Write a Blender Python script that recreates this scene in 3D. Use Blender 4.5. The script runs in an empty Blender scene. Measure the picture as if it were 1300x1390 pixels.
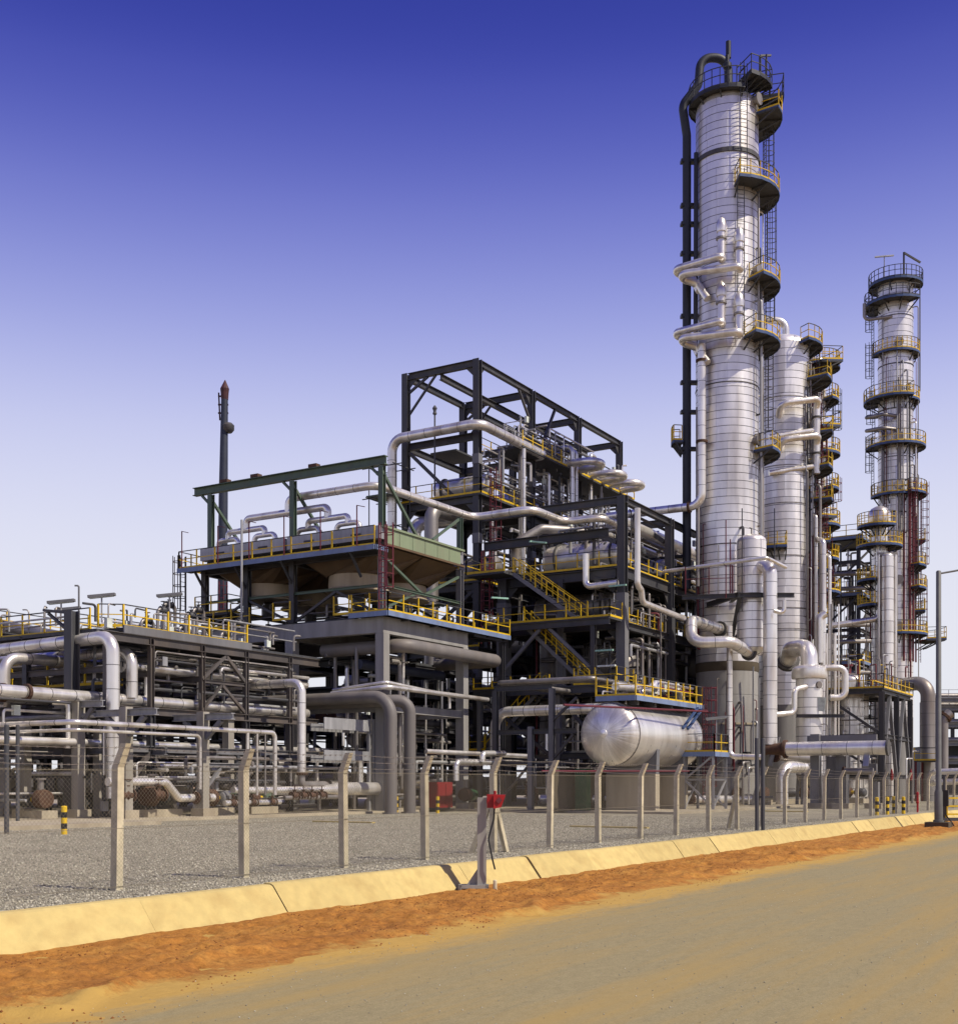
import bpy, math, random
import numpy as np
from mathutils import Vector, Matrix
random.seed(7); np.random.seed(7)
SC = bpy.context.scene
COL = SC.collection
PI = math.pi
rad = math.radians

# ------------------------------------------------------------------ camera
# plant axes: x = along the fence (away to the right), y = across the plant (away to the left)
ANG = rad(31.2)
FX, FY = math.cos(ANG), math.sin(ANG)          # view direction in plan
RX, RY = math.sin(ANG), -math.cos(ANG)         # to the right of the view
FPX, HZ, CAMZ = 1635.0, 1063.0, 1.7
cam = bpy.data.objects.new('camera', bpy.data.cameras.new('camera'))
COL.objects.link(cam); SC.camera = cam
cam.data.sensor_fit = 'HORIZONTAL'; cam.data.sensor_width = 36
cam.data.lens = 36 * FPX / 1300
cam.data.shift_y = (HZ - 695) / 1300
cam.data.clip_end = 5000; cam.data.clip_start = 0.1
cam.location = (0, 0, CAMZ)
cam.rotation_euler = Vector((FX, FY, 0)).to_track_quat('-Z', 'Y').to_euler()

# ------------------------------------------------------------------ sky, sun, exposure
SUN_EL = rad(50); A = rad(27)
sx, sy = RX * math.cos(A) - FX * math.sin(A), RY * math.cos(A) - FY * math.sin(A)
SDIR = Vector((sx * math.cos(SUN_EL), sy * math.cos(SUN_EL), math.sin(SUN_EL)))
W_ = bpy.data.worlds.new('World'); SC.world = W_; W_.use_nodes = True
nt = W_.node_tree; nt.nodes.clear()
sky = nt.nodes.new('ShaderNodeTexSky'); sky.sky_type = 'NISHITA'; sky.sun_disc = False
sky.sun_elevation = SUN_EL; sky.sun_rotation = math.atan2(sx, sy)
sky.air_density = 1.0; sky.dust_density = 2.0; sky.ozone_density = 2.0
geo = nt.nodes.new('ShaderNodeNewGeometry'); sep = nt.nodes.new('ShaderNodeSeparateXYZ')
nt.links.new(geo.outputs['Incoming'], sep.inputs[0])
mul = nt.nodes.new('ShaderNodeMath'); mul.operation = 'MULTIPLY'; mul.inputs[1].default_value = -1
nt.links.new(sep.outputs['Z'], mul.inputs[0])
rmp = nt.nodes.new('ShaderNodeValToRGB'); nt.links.new(mul.outputs[0], rmp.inputs[0])
e = rmp.color_ramp.elements; rmp.color_ramp.interpolation = 'B_SPLINE'
STOPS = [(0.0, (0.84, 0.84, 0.88)), (0.09, (0.84, 0.845, 0.91)), (0.19, (0.78, 0.79, 0.93)), (0.275, (0.60, 0.625, 0.90)),
         (0.35, (0.35, 0.385, 0.79)), (0.43, (0.155, 0.18, 0.61)), (0.50, (0.055, 0.070, 0.44)), (0.55, (0.028, 0.040, 0.33))]
e[0].position, e[0].color = STOPS[0][0], (*STOPS[0][1], 1)
e[1].position, e[1].color = STOPS[-1][0], (*STOPS[-1][1], 1)
for p, c in STOPS[1:-1]:
    k = e.new(p); k.color = (*c, 1)
mix = nt.nodes.new('ShaderNodeMixRGB'); mix.inputs[0].default_value = 0.93     # clear-air sky deepened to the photograph's blue
scl = nt.nodes.new('ShaderNodeMixRGB'); scl.blend_type = 'MULTIPLY'; scl.inputs[0].default_value = 1; scl.inputs[2].default_value = (0.1, 0.1, 0.1, 1)
nt.links.new(sky.outputs[0], scl.inputs[1]); nt.links.new(scl.outputs[0], mix.inputs[1]); nt.links.new(rmp.outputs[0], mix.inputs[2])
bg = nt.nodes.new('ShaderNodeBackground'); bg.inputs[1].default_value = 1.0
nt.links.new(mix.outputs[0], bg.inputs[0])
wo = nt.nodes.new('ShaderNodeOutputWorld'); nt.links.new(bg.outputs[0], wo.inputs[0])
sl = bpy.data.lights.new('sun', 'SUN'); sl.energy = 5.0; sl.angle = rad(0.6); sl.color = (1.0, 0.91, 0.76)
so = bpy.data.objects.new('sun', sl); COL.objects.link(so)
so.rotation_euler = SDIR.to_track_quat('Z', 'Y').to_euler(); so.location = (0, -60, 80)
vs = SC.view_settings
vs.view_transform = 'Standard'; vs.look = 'None'; vs.exposure = 0.0; vs.gamma = 1.0; vs.use_curve_mapping = False
SC.cycles.max_bounces = 6; SC.cycles.diffuse_bounces = 1; SC.cycles.glossy_bounces = 3

# ------------------------------------------------------------------ placing helpers
def at(x, y, u=None, v=None, z=None, D=None):
    """a point seen at photo position (x, y) and lying on the plant plane u=, v=, z= or at depth D"""
    k = (x - 650) / FPX; dz = (HZ - y) / FPX
    du, dv = FX + k * RX, FY + k * RY
    if u is not None: t = u / du
    elif v is not None: t = v / dv
    elif z is not None: t = (z - CAMZ) / dz
    else: t = D
    return Vector((t * du, t * dv, CAMZ + t * dz))
def rd(phi):      # unit vector in plan: 0 = picture right, 90 = towards the viewer
    a = math.atan2(RY, RX) - rad(phi)
    return Vector((math.cos(a), math.sin(a), 0))
V = lambda x, y, z: Vector((x, y, z))

# ------------------------------------------------------------------ materials
MATS = {}
def mat(name, col, rough=0.6, metal=0.0, n1=3.0, amt=0.25, dirt=None, dirt_amt=0.0, streak=False, bump=0.0, bscale=40, rnd=0.0, spec=0.4, seams=None):
    m = bpy.data.materials.new(name); m.use_nodes = True
    t = m.node_tree; N = t.nodes; L = t.links
    b = N['Principled BSDF']
    b.inputs['Roughness'].default_value = rough; b.inputs['Metallic'].default_value = metal
    b.inputs['Specular IOR Level'].default_value = spec
    g = N.new('ShaderNodeNewGeometry')
    mp = N.new('ShaderNodeMapping'); L.new(g.outputs['Position'], mp.inputs[0])
    mp.inputs['Scale'].default_value = (n1, n1, n1 * (0.12 if streak else 1))
    no = N.new('ShaderNodeTexNoise'); no.inputs['Scale'].default_value = 1.0; no.inputs['Detail'].default_value = 6
    no.inputs['Roughness'].default_value = 0.62
    L.new(mp.outputs[0], no.inputs['Vector'])
    r = N.new('ShaderNodeValToRGB'); L.new(no.outputs[0], r.inputs[0])
    lo = [max(0, c * (1 - amt)) for c in col]; hi = [min(1, c * (1 + amt)) for c in col]
    r.color_ramp.elements[0].position = 0.3; r.color_ramp.elements[0].color = (*lo, 1)
    r.color_ramp.elements[1].position = 0.7; r.color_ramp.elements[1].color = (*hi, 1)
    out = r.outputs[0]
    if dirt:
        n2 = N.new('ShaderNodeTexNoise'); n2.inputs['Scale'].default_value = 1.0; n2.inputs['Detail'].default_value = 8
        m2 = N.new('ShaderNodeMapping'); L.new(g.outputs['Position'], m2.inputs[0])
        s = n1 * 0.55; m2.inputs['Scale'].default_value = (s, s, s * (0.2 if streak else 1)); m2.inputs['Location'].default_value = (3, 7, 1)
        L.new(m2.outputs[0], n2.inputs['Vector'])
        r2 = N.new('ShaderNodeValToRGB'); L.new(n2.outputs[0], r2.inputs[0])
        r2.color_ramp.elements[0].position = 0.48; r2.color_ramp.elements[0].color = (0, 0, 0, 1)
        r2.color_ramp.elements[1].position = 0.72; r2.color_ramp.elements[1].color = (dirt_amt,) * 3 + (1,)
        mx = N.new('ShaderNodeMixRGB'); L.new(r2.outputs[0], mx.inputs[0]); L.new(out, mx.inputs[1]); mx.inputs[2].default_value = (*dirt, 1)
        out = mx.outputs[0]
    if rnd:
        oi = N.new('ShaderNodeObjectInfo'); mr = N.new('ShaderNodeMapRange')
        L.new(oi.outputs['Random'], mr.inputs[0]); mr.inputs[3].default_value = 1 - rnd; mr.inputs[4].default_value = 1 + rnd * 0.5
        h = N.new('ShaderNodeMixRGB'); h.blend_type = 'MULTIPLY'; h.inputs[0].default_value = 1
        L.new(out, h.inputs[1]); L.new(mr.outputs[0], h.inputs[2]); out = h.outputs[0]
    L.new(out, b.inputs['Base Color'])
    rr = N.new('ShaderNodeMapRange'); L.new(no.outputs[0], rr.inputs[0])
    rr.inputs[3].default_value = max(0.05, rough - 0.12); rr.inputs[4].default_value = min(1, rough + 0.12)
    L.new(rr.outputs[0], b.inputs['Roughness'])
    if bump:
        n3 = N.new('ShaderNodeTexNoise'); n3.inputs['Scale'].default_value = bscale; n3.inputs['Detail'].default_value = 5
        L.new(g.outputs['Position'], n3.inputs['Vector'])
        bp = N.new('ShaderNodeBump'); bp.inputs['Strength'].default_value = bump; bp.inputs['Distance'].default_value = 0.03
        L.new(n3.outputs[0], bp.inputs['Height']); L.new(bp.outputs[0], b.inputs['Normal'])
    MATS[name] = m
    return m
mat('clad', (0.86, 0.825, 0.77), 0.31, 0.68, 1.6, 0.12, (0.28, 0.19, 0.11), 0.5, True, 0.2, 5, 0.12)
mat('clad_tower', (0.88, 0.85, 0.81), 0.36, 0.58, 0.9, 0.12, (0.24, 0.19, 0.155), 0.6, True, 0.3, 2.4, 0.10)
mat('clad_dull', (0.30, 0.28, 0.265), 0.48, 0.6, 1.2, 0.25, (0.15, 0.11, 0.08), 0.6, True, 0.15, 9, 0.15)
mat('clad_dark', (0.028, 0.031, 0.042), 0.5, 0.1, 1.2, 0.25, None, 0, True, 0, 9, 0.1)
mat('seam', (0.10, 0.095, 0.09), 0.6, 0.4, 3, 0.3)
mat('shellcore', (0.16, 0.15, 0.15), 0.7, 0.2, 2, 0.3)
mat('pipe_grey', (0.155, 0.142, 0.135), 0.55, 0.0, 1.5, 0.15, (0.22, 0.17, 0.12), 0.3, True, 0.05, 20, 0.08)
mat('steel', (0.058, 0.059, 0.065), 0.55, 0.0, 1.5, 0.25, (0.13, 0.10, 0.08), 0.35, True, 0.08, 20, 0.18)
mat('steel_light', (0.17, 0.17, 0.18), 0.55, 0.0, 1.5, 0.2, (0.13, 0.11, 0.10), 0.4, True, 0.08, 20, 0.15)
mat('steel_brown', (0.085, 0.075, 0.072), 0.6, 0.0, 1.5, 0.25, (0.18, 0.13, 0.09), 0.35, True, 0.08, 20, 0.18)
mat('galv', (0.36, 0.36, 0.37), 0.5, 0.4, 3, 0.2, None, 0, True, 0, 9, 0.15)
mat('galv_bright', (0.30, 0.29, 0.265), 0.5, 0.1, 3, 0.15, None, 0, True)
mat('grating', (0.06, 0.062, 0.068), 0.7, 0.1, 6, 0.3, None, 0, False, 0.3, 60)
mat('handrail', (0.055, 0.055, 0.06), 0.6, 0.2, 4, 0.3)
mat('yellow', (0.72, 0.47, 0.015), 0.5, 0.0, 3, 0.12, (0.25, 0.15, 0.04), 0.25, False, 0, 9, 0.12)
mat('blue', (0.17, 0.23, 0.38), 0.5, 0.0, 2, 0.15, (0.10, 0.09, 0.08), 0.4, True)
mat('soil', (0.22, 0.085, 0.022), 0.95, 0.0, 5, 0.35)
mat('tip_red', (0.055, 0.016, 0.018), 0.6, 0.0, 3, 0.25)
mat('dark_red', (0.20, 0.012, 0.014), 0.6, 0.0, 3, 0.25)
mat('red', (0.33, 0.010, 0.013), 0.45, 0.0, 3, 0.15)
mat('maroon', (0.13, 0.02, 0.028), 0.55, 0.0, 3, 0.2)
mat('concrete_dark', (0.085, 0.068, 0.045), 0.9, 0.0, 1.3, 0.2, (0.06, 0.05, 0.04), 0.5, True, 0.25, 25)  # dark enough to hold the bund wall's shade; other concrete parts share it
mat('pillar', (0.34, 0.315, 0.27), 0.88, 0.0, 1.6, 0.18, (0.17, 0.15, 0.12), 0.5, True, 0.25, 25, 0.1)
mat('blue_dark', (0.045, 0.08, 0.19), 0.5, 0.0, 2, 0.2)
mat('pole_grey', (0.13, 0.13, 0.125), 0.5, 0.1, 2, 0.15)
mat('rust', (0.085, 0.043, 0.026), 0.8, 0.0, 6, 0.35, (0.05, 0.03, 0.025), 0.5, False, 0.3, 30)
mat('green_beam', (0.085, 0.125, 0.09), 0.55, 0.0, 2, 0.15, (0.12, 0.10, 0.07), 0.3, True)
mat('green_panel', (0.215, 0.265, 0.165), 0.55, 0.0, 2, 0.1, (0.20, 0.17, 0.12), 0.3, True)
mat('green_valve', (0.015, 0.075, 0.028), 0.45)
mat('brown_duct', (0.125, 0.08, 0.042), 0.65, 0.0, 1.5, 0.18, (0.09, 0.06, 0.04), 0.5, True)
mat('beige_ring', (0.42, 0.34, 0.23), 0.65, 0.0, 1.5, 0.15, (0.15, 0.10, 0.06), 0.4, True)
mat('concrete', (0.29, 0.283, 0.27), 0.85, 0.0, 1.3, 0.2, (0.15, 0.13, 0.12), 0.5, True, 0.25, 25, 0.1)
mat('concrete_warm', (0.40, 0.345, 0.25), 0.9, 0.0, 1.3, 0.18, (0.20, 0.15, 0.10), 0.5, True, 0.25, 25, 0.1)
mat('fence_post', (0.56, 0.495, 0.345), 0.9, 0.0, 6, 0.14, (0.26, 0.22, 0.16), 0.5, False, 0.3, 60, 0.1)
mat('kerb_concrete', (0.54, 0.42, 0.165), 0.92, 0.0, 4.5, 0.10, (0.38, 0.26, 0.095), 0.5, False, 0.35, 60, 0.12)
mat('black', (0.014, 0.014, 0.015), 0.45)
mat('wire', (0.27, 0.235, 0.17), 0.5, 0.6, 4, 0.2)
mat('stain_wire', (0.22, 0.19, 0.16), 0.6, 0.4, 4, 0.2)
mat('lamp_white', (0.62, 0.66, 0.60), 0.4)
mat('lamp_green', (0.30, 0.52, 0.42), 0.35)
mat('stack_dark', (0.028, 0.034, 0.055), 0.5, 0.0, 1, 0.2)

def ground_mat(name, build):
    m = bpy.data.materials.new(name); m.use_nodes = True
    t = m.node_tree
    b = t.nodes['Principled BSDF']; b.inputs['Specular IOR Level'].default_value = 0.2
    build(t, t.nodes, t.links, b); MATS[name] = m
def _noise(N, L, g, scale, detail=6, rough=0.6, stretch=(1, 1, 1)):
    mp = N.new('ShaderNodeMapping'); L.new(g.outputs['Position'], mp.inputs[0]); mp.inputs['Scale'].default_value = stretch
    n = N.new('ShaderNodeTexNoise'); n.inputs['Scale'].default_value = scale; n.inputs['Detail'].default_value = detail; n.inputs['Roughness'].default_value = rough
    L.new(mp.outputs[0], n.inputs['Vector']); return n
def _ramp(N, L, src, stops):
    r = N.new('ShaderNodeValToRGB'); L.new(src, r.inputs[0]); e = r.color_ramp.elements
    e[0].position, e[0].color = stops[0][0], (*stops[0][1], 1); e[1].position, e[1].color = stops[-1][0], (*stops[-1][1], 1)
    for p, c in stops[1:-1]: e.new(p).color = (*c, 1)
    return r
def g_gravel(t, N, L, b):
    g = N.new('ShaderNodeNewGeometry')
    vo = N.new('ShaderNodeTexVoronoi'); vo.inputs['Scale'].default_value = 30; L.new(g.outputs['Position'], vo.inputs['Vector'])
    r = _ramp(N, L, vo.outputs['Color'], [(0.1, (0.20, 0.187, 0.145)), (0.5, (0.32, 0.298, 0.233)), (0.9, (0.46, 0.43, 0.34))])
    n = _noise(N, L, g, 0.35, 5)
    r2 = _ramp(N, L, n.outputs[0], [(0.35, (0.80, 0.78, 0.74)), (0.65, (1.1, 1.06, 1.0))])
    mx = N.new('ShaderNodeMixRGB'); mx.blend_type = 'MULTIPLY'; mx.inputs[0].default_value = 1
    L.new(r.outputs[0], mx.inputs[1]); L.new(r2.outputs[0], mx.inputs[2]); L.new(mx.outputs[0], b.inputs['Base Color'])
    b.inputs['Roughness'].default_value = 0.9
    bp = N.new('ShaderNodeBump'); bp.inputs['Strength'].default_value = 0.9; bp.inputs['Distance'].default_value = 0.03; bp.invert = True
    L.new(vo.outputs['Distance'], bp.inputs['Height']); L.new(bp.outputs[0], b.inputs['Normal'])
ground_mat('gravel', g_gravel)
def g_stone(t, N, L, b):
    g = N.new('ShaderNodeNewGeometry')
    r = _ramp(N, L, g.outputs['Random Per Island'], [(0.0, (0.17, 0.158, 0.125)), (0.4, (0.30, 0.28, 0.22)), (0.8, (0.44, 0.41, 0.325)), (1.0, (0.60, 0.56, 0.445))])
    L.new(r.outputs[0], b.inputs['Base Color']); b.inputs['Roughness'].default_value = 0.85
ground_mat('stone', g_stone)
def g_laterite(t, N, L, b):
    g = N.new('ShaderNodeNewGeometry')
    nf = _noise(N, L, g, 45, 6, 0.8)
    n = _noise(N, L, g, 1.1, 10, 0.7); n2 = _noise(N, L, g, 9, 8, 0.75)
    r = _ramp(N, L, n.outputs[0], [(0.3, (0.28, 0.112, 0.024)), (0.5, (0.40, 0.175, 0.036)), (0.72, (0.48, 0.245, 0.058))])
    r2 = _ramp(N, L, n2.outputs[0], [(0.28, (0.45, 0.42, 0.40)), (0.5, (0.9, 0.9, 0.88)), (0.72, (1.25, 1.22, 1.15))])
    mx = N.new('ShaderNodeMixRGB'); mx.blend_type = 'MULTIPLY'; mx.inputs[0].default_value = 1
    rf = _ramp(N, L, nf.outputs[0], [(0.3, (0.68, 0.66, 0.63)), (0.5, (1.0, 1.0, 1.0)), (0.7, (1.25, 1.24, 1.2))])
    mf = N.new('ShaderNodeMixRGB'); mf.blend_type = 'MULTIPLY'; mf.inputs[0].default_value = 1; L.new(r.outputs[0], mf.inputs[1]); L.new(rf.outputs[0], mf.inputs[2])
    L.new(mf.outputs[0], mx.inputs[1]); L.new(r2.outputs[0], mx.inputs[2])
    sp = N.new('ShaderNodeSeparateXYZ'); L.new(g.outputs['Position'], sp.inputs[0])      # sandier towards the carriageway
    n3 = _noise(N, L, g, 0.9, 12, 0.76); ad = N.new('ShaderNodeMath'); ad.operation = 'MULTIPLY_ADD'
    L.new(n3.outputs[0], ad.inputs[0]); ad.inputs[1].default_value = 2.6; L.new(sp.outputs['Y'], ad.inputs[2])
    mr = N.new('ShaderNodeMapRange'); L.new(ad.outputs[0], mr.inputs[0]); mr.inputs[1].default_value = 11.3; mr.inputs[2].default_value = 10.85
    m3 = N.new('ShaderNodeMixRGB'); L.new(mr.outputs[0], m3.inputs[0]); L.new(mx.outputs[0], m3.inputs[1]); m3.inputs[2].default_value = (0.45, 0.285, 0.075, 1)
    L.new(m3.outputs[0], b.inputs['Base Color']); b.inputs['Roughness'].default_value = 0.95
    bp = N.new('ShaderNodeBump'); bp.inputs['Strength'].default_value = 0.6; bp.inputs['Distance'].default_value = 0.04
    L.new(n2.outputs[0], bp.inputs['Height']); L.new(bp.outputs[0], b.inputs['Normal'])
ground_mat('laterite', g_laterite)
def g_road(t, N, L, b):
    g = N.new('ShaderNodeNewGeometry')
    n = _noise(N, L, g, 55, 6, 0.8); n2 = _noise(N, L, g, 0.55, 9, 0.7, (0.16, 1.9, 1)); n4 = _noise(N, L, g, 9, 10, 0.85, (0.6, 1.2, 1))
    r = _ramp(N, L, n.outputs[0], [(0.25, (0.17, 0.142, 0.075)), (0.5, (0.275, 0.23, 0.125)), (0.75, (0.375, 0.315, 0.18))])
    r4 = _ramp(N, L, n4.outputs[0], [(0.3, (0.80, 0.79, 0.77)), (0.5, (1.0, 1.0, 0.98)), (0.7, (1.17, 1.16, 1.13))])
    m1 = N.new('ShaderNodeMixRGB'); m1.blend_type = 'MULTIPLY'; m1.inputs[0].default_value = 1; L.new(r.outputs[0], m1.inputs[1]); L.new(r4.outputs[0], m1.inputs[2])
    r2 = _ramp(N, L, n2.outputs[0], [(0.44, (0, 0, 0)), (0.66, (0.7, 0.7, 0.7))])
    mx = N.new('ShaderNodeMixRGB'); L.new(r2.outputs[0], mx.inputs[0]); L.new(m1.outputs[0], mx.inputs[1]); mx.inputs[2].default_value = (0.36, 0.25, 0.085, 1)
    sp = N.new('ShaderNodeSeparateXYZ'); L.new(g.outputs['Position'], sp.inputs[0])
    n3 = _noise(N, L, g, 1.0, 12, 0.78, (0.35, 1.2, 1)); ad = N.new('ShaderNodeMath'); ad.operation = 'MULTIPLY_ADD'
    L.new(n3.outputs[0], ad.inputs[0]); ad.inputs[1].default_value = 2.6; L.new(sp.outputs['Y'], ad.inputs[2])
    mr = N.new('ShaderNodeMapRange'); L.new(ad.outputs[0], mr.inputs[0]); mr.inputs[1].default_value = 9.85; mr.inputs[2].default_value = 10.6
    sand = N.new('ShaderNodeMixRGB'); sand.blend_type = 'MULTIPLY'; sand.inputs[0].default_value = 1; sand.inputs[1].default_value = (0.45, 0.285, 0.075, 1); L.new(r4.outputs[0], sand.inputs[2])
    m3 = N.new('ShaderNodeMixRGB'); L.new(mr.outputs[0], m3.inputs[0]); L.new(mx.outputs[0], m3.inputs[1]); L.new(sand.outputs[0], m3.inputs[2])
    L.new(m3.outputs[0], b.inputs['Base Color']); b.inputs['Roughness'].default_value = 0.9
    bp = N.new('ShaderNodeBump'); bp.inputs['Strength'].default_value = 0.5; bp.inputs['Distance'].default_value = 0.012
    L.new(n.outputs[0], bp.inputs['Height']); L.new(bp.outputs[0], b.inputs['Normal'])
ground_mat('road', g_road)
def g_earth(t, N, L, b):
    g = N.new('ShaderNodeNewGeometry'); n = _noise(N, L, g, 0.05, 8)
    r = _ramp(N, L, n.outputs[0], [(0.3, (0.20, 0.13, 0.07)), (0.7, (0.30, 0.21, 0.12))]); L.new(r.outputs[0], b.inputs['Base Color'])
    b.inputs['Roughness'].default_value = 0.95
ground_mat('earth', g_earth)

# ------------------------------------------------------------------ mesh builder
WLOC = {}
class MB:
    def __init__(s): s.v = []; s.f = []
    def add(s, vs, fs):
        o = len(s.v); s.v += [Vector(p) for p in vs]; s.f += [[i + o for i in f] for f in fs]; return s
    def box(s, x0, x1, y0, y1, z0, z1):
        return s.add([(x0,y0,z0),(x1,y0,z0),(x1,y1,z0),(x0,y1,z0),(x0,y0,z1),(x1,y0,z1),(x1,y1,z1),(x0,y1,z1)],
                     [(3,2,1,0),(4,5,6,7),(0,1,5,4),(1,2,6,5),(2,3,7,6),(3,0,4,7)])
    def frame(s, p, q):
        d = (q - p).normalized(); up = V(0,0,1) if abs(d.z) < 0.95 else V(1,0,0)
        a = d.cross(up).normalized(); return d, a, a.cross(d)
    def prof(s, p, q, pts):
        p, q = Vector(p), Vector(q); d, a, b = s.frame(p, q); n = len(pts)
        vs = [p + a * x + b * y for x, y in pts] + [q + a * x + b * y for x, y in pts]
        fs = [(i, (i + 1) % n, n + (i + 1) % n, n + i) for i in range(n)] + [tuple(range(n))[::-1], tuple(range(n, 2 * n))]
        return s.add(vs, fs)
    def bar(s, p, q, w, h=None):
        h = h or w; return s.prof(p, q, [(-w/2,-h/2),(w/2,-h/2),(w/2,h/2),(-w/2,h/2)])
    def ib(s, p, q, w, h):
        t = max(0.02, w * 0.13)
        # three plates of an I section
        p, q = Vector(p), Vector(q)
        s.prof(p, q, [(-w/2,-h/2),(w/2,-h/2),(w/2,-h/2+t),(-w/2,-h/2+t)])
        s.prof(p, q, [(-w/2,h/2-t),(w/2,h/2-t),(w/2,h/2),(-w/2,h/2)])
        return s.prof(p, q, [(-t/2,-h/2+t),(t/2,-h/2+t),(t/2,h/2-t),(-t/2,h/2-t)])
    def tube(s, path, r, n=12, caps=True):
        path = [Vector(p) for p in path]; m = len(path); rr = r if isinstance(r, (list, tuple)) else [r] * m
        d0 = (path[1] - path[0]).normalized(); a = d0.cross(V(0,0,1) if abs(d0.z) < 0.9 else V(1,0,0)).normalized()
        o = len(s.v); prev = d0
        for i, p in enumerate(path):
            if i == 0: d = d0
            elif i == m - 1: d = (path[-1] - path[-2]).normalized()
            else: d = ((path[i] - path[i-1]).normalized() + (path[i+1] - path[i]).normalized()); d = d.normalized() if d.length > 1e-6 else prev
            q = prev.rotation_difference(d); a = q @ a; a = (a - d * a.dot(d)).normalized(); b = d.cross(a); prev = d
            for k in range(n):
                c = 2 * PI * k / n; s.v.append(p + (a * math.cos(c) + b * math.sin(c)) * rr[i])
        for i in range(m - 1):
            for k in range(n):
                k2 = (k + 1) % n; s.f.append([o+i*n+k, o+i*n+k2, o+(i+1)*n+k2, o+(i+1)*n+k])
        if caps: s.f.append([o + k for k in range(n)][::-1]); s.f.append([o + (m-1)*n + k for k in range(n)])
        return s
    def lathe(s, prof, n=24, c=(0,0,0), axis='z'):
        c = Vector(c); o = len(s.v)
        for r, h in prof:
            for k in range(n):
                t = 2 * PI * k / n; x, y = r * math.cos(t), r * math.sin(t)
                s.v.append(c + (V(x, y, h) if axis == 'z' else V(h, x, y) if axis == 'x' else V(y, h, x)))
        for i in range(len(prof) - 1):
            for k in range(n):
                k2 = (k + 1) % n; s.f.append([o+i*n+k, o+i*n+k2, o+(i+1)*n+k2, o+(i+1)*n+k])
        if prof[0][0] > 1e-4: s.f.append([o + k for k in range(n)][::-1])
        if prof[-1][0] > 1e-4: s.f.append([o + (len(prof)-1)*n + k for k in range(n)])
        return s
    def mesh(s, name, m, smooth=False):
        me = bpy.data.meshes.new(name); me.from_pydata([tuple(p) for p in s.v], [], s.f); me.update()
        me.materials.append(MATS[m])
        if smooth:
            me.shade_smooth(); me.set_sharp_from_angle(angle=rad(40))
        return me
    def obj(s, name, m, parent=None, smooth=False, kind=None):
        xs = [p.x for p in s.v]; ys = [p.y for p in s.v]; zs = [p.z for p in s.v]
        b = V((min(xs)+max(xs))/2, (min(ys)+max(ys))/2, min(zs))
        s.v = [p - b for p in s.v]
        o = bpy.data.objects.new(name, s.mesh(name, m, smooth)); COL.objects.link(o)
        WLOC[o.name] = b.copy(); o.location = b
        if parent: o.parent = parent; o.location = b - WLOC[parent.name]
        if kind: o['kind'] = kind
        return o
def inst(me, name, loc, rz=0, parent=None):
    o = bpy.data.objects.new(name, me); COL.objects.link(o); loc = Vector(loc); WLOC[o.name] = loc.copy()
    o.location = loc - (WLOC[parent.name] if parent else V(0,0,0)); o.rotation_euler.z = rz
    if parent: o.parent = parent
    return o
def tag(o, label, cat, group=None):
    o['label'] = label; o['category'] = cat
    if group: o['group'] = group
    return o
def thing(name, label, cat, loc=(0,0,0), group=None):
    o = bpy.data.objects.new(name, None); COL.objects.link(o); o.empty_display_size = 0.3
    o.location = Vector(loc); WLOC[o.name] = Vector(loc); return tag(o, label, cat, group)
def copy_thing(root, loc, rz=0, label=None, group=None):
    r = root.copy(); COL.objects.link(r); r.location = loc; r.rotation_euler.z = rz; WLOC[r.name] = Vector(loc)
    if label: r['label'] = label
    for ch in list(root.children):
        c = ch.copy(); COL.objects.link(c); c.parent = r
        for g in list(ch.children):
            d = g.copy(); COL.objects.link(d); d.parent = c
    return r
def struct(o): o['kind'] = 'structure'; return o

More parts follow.
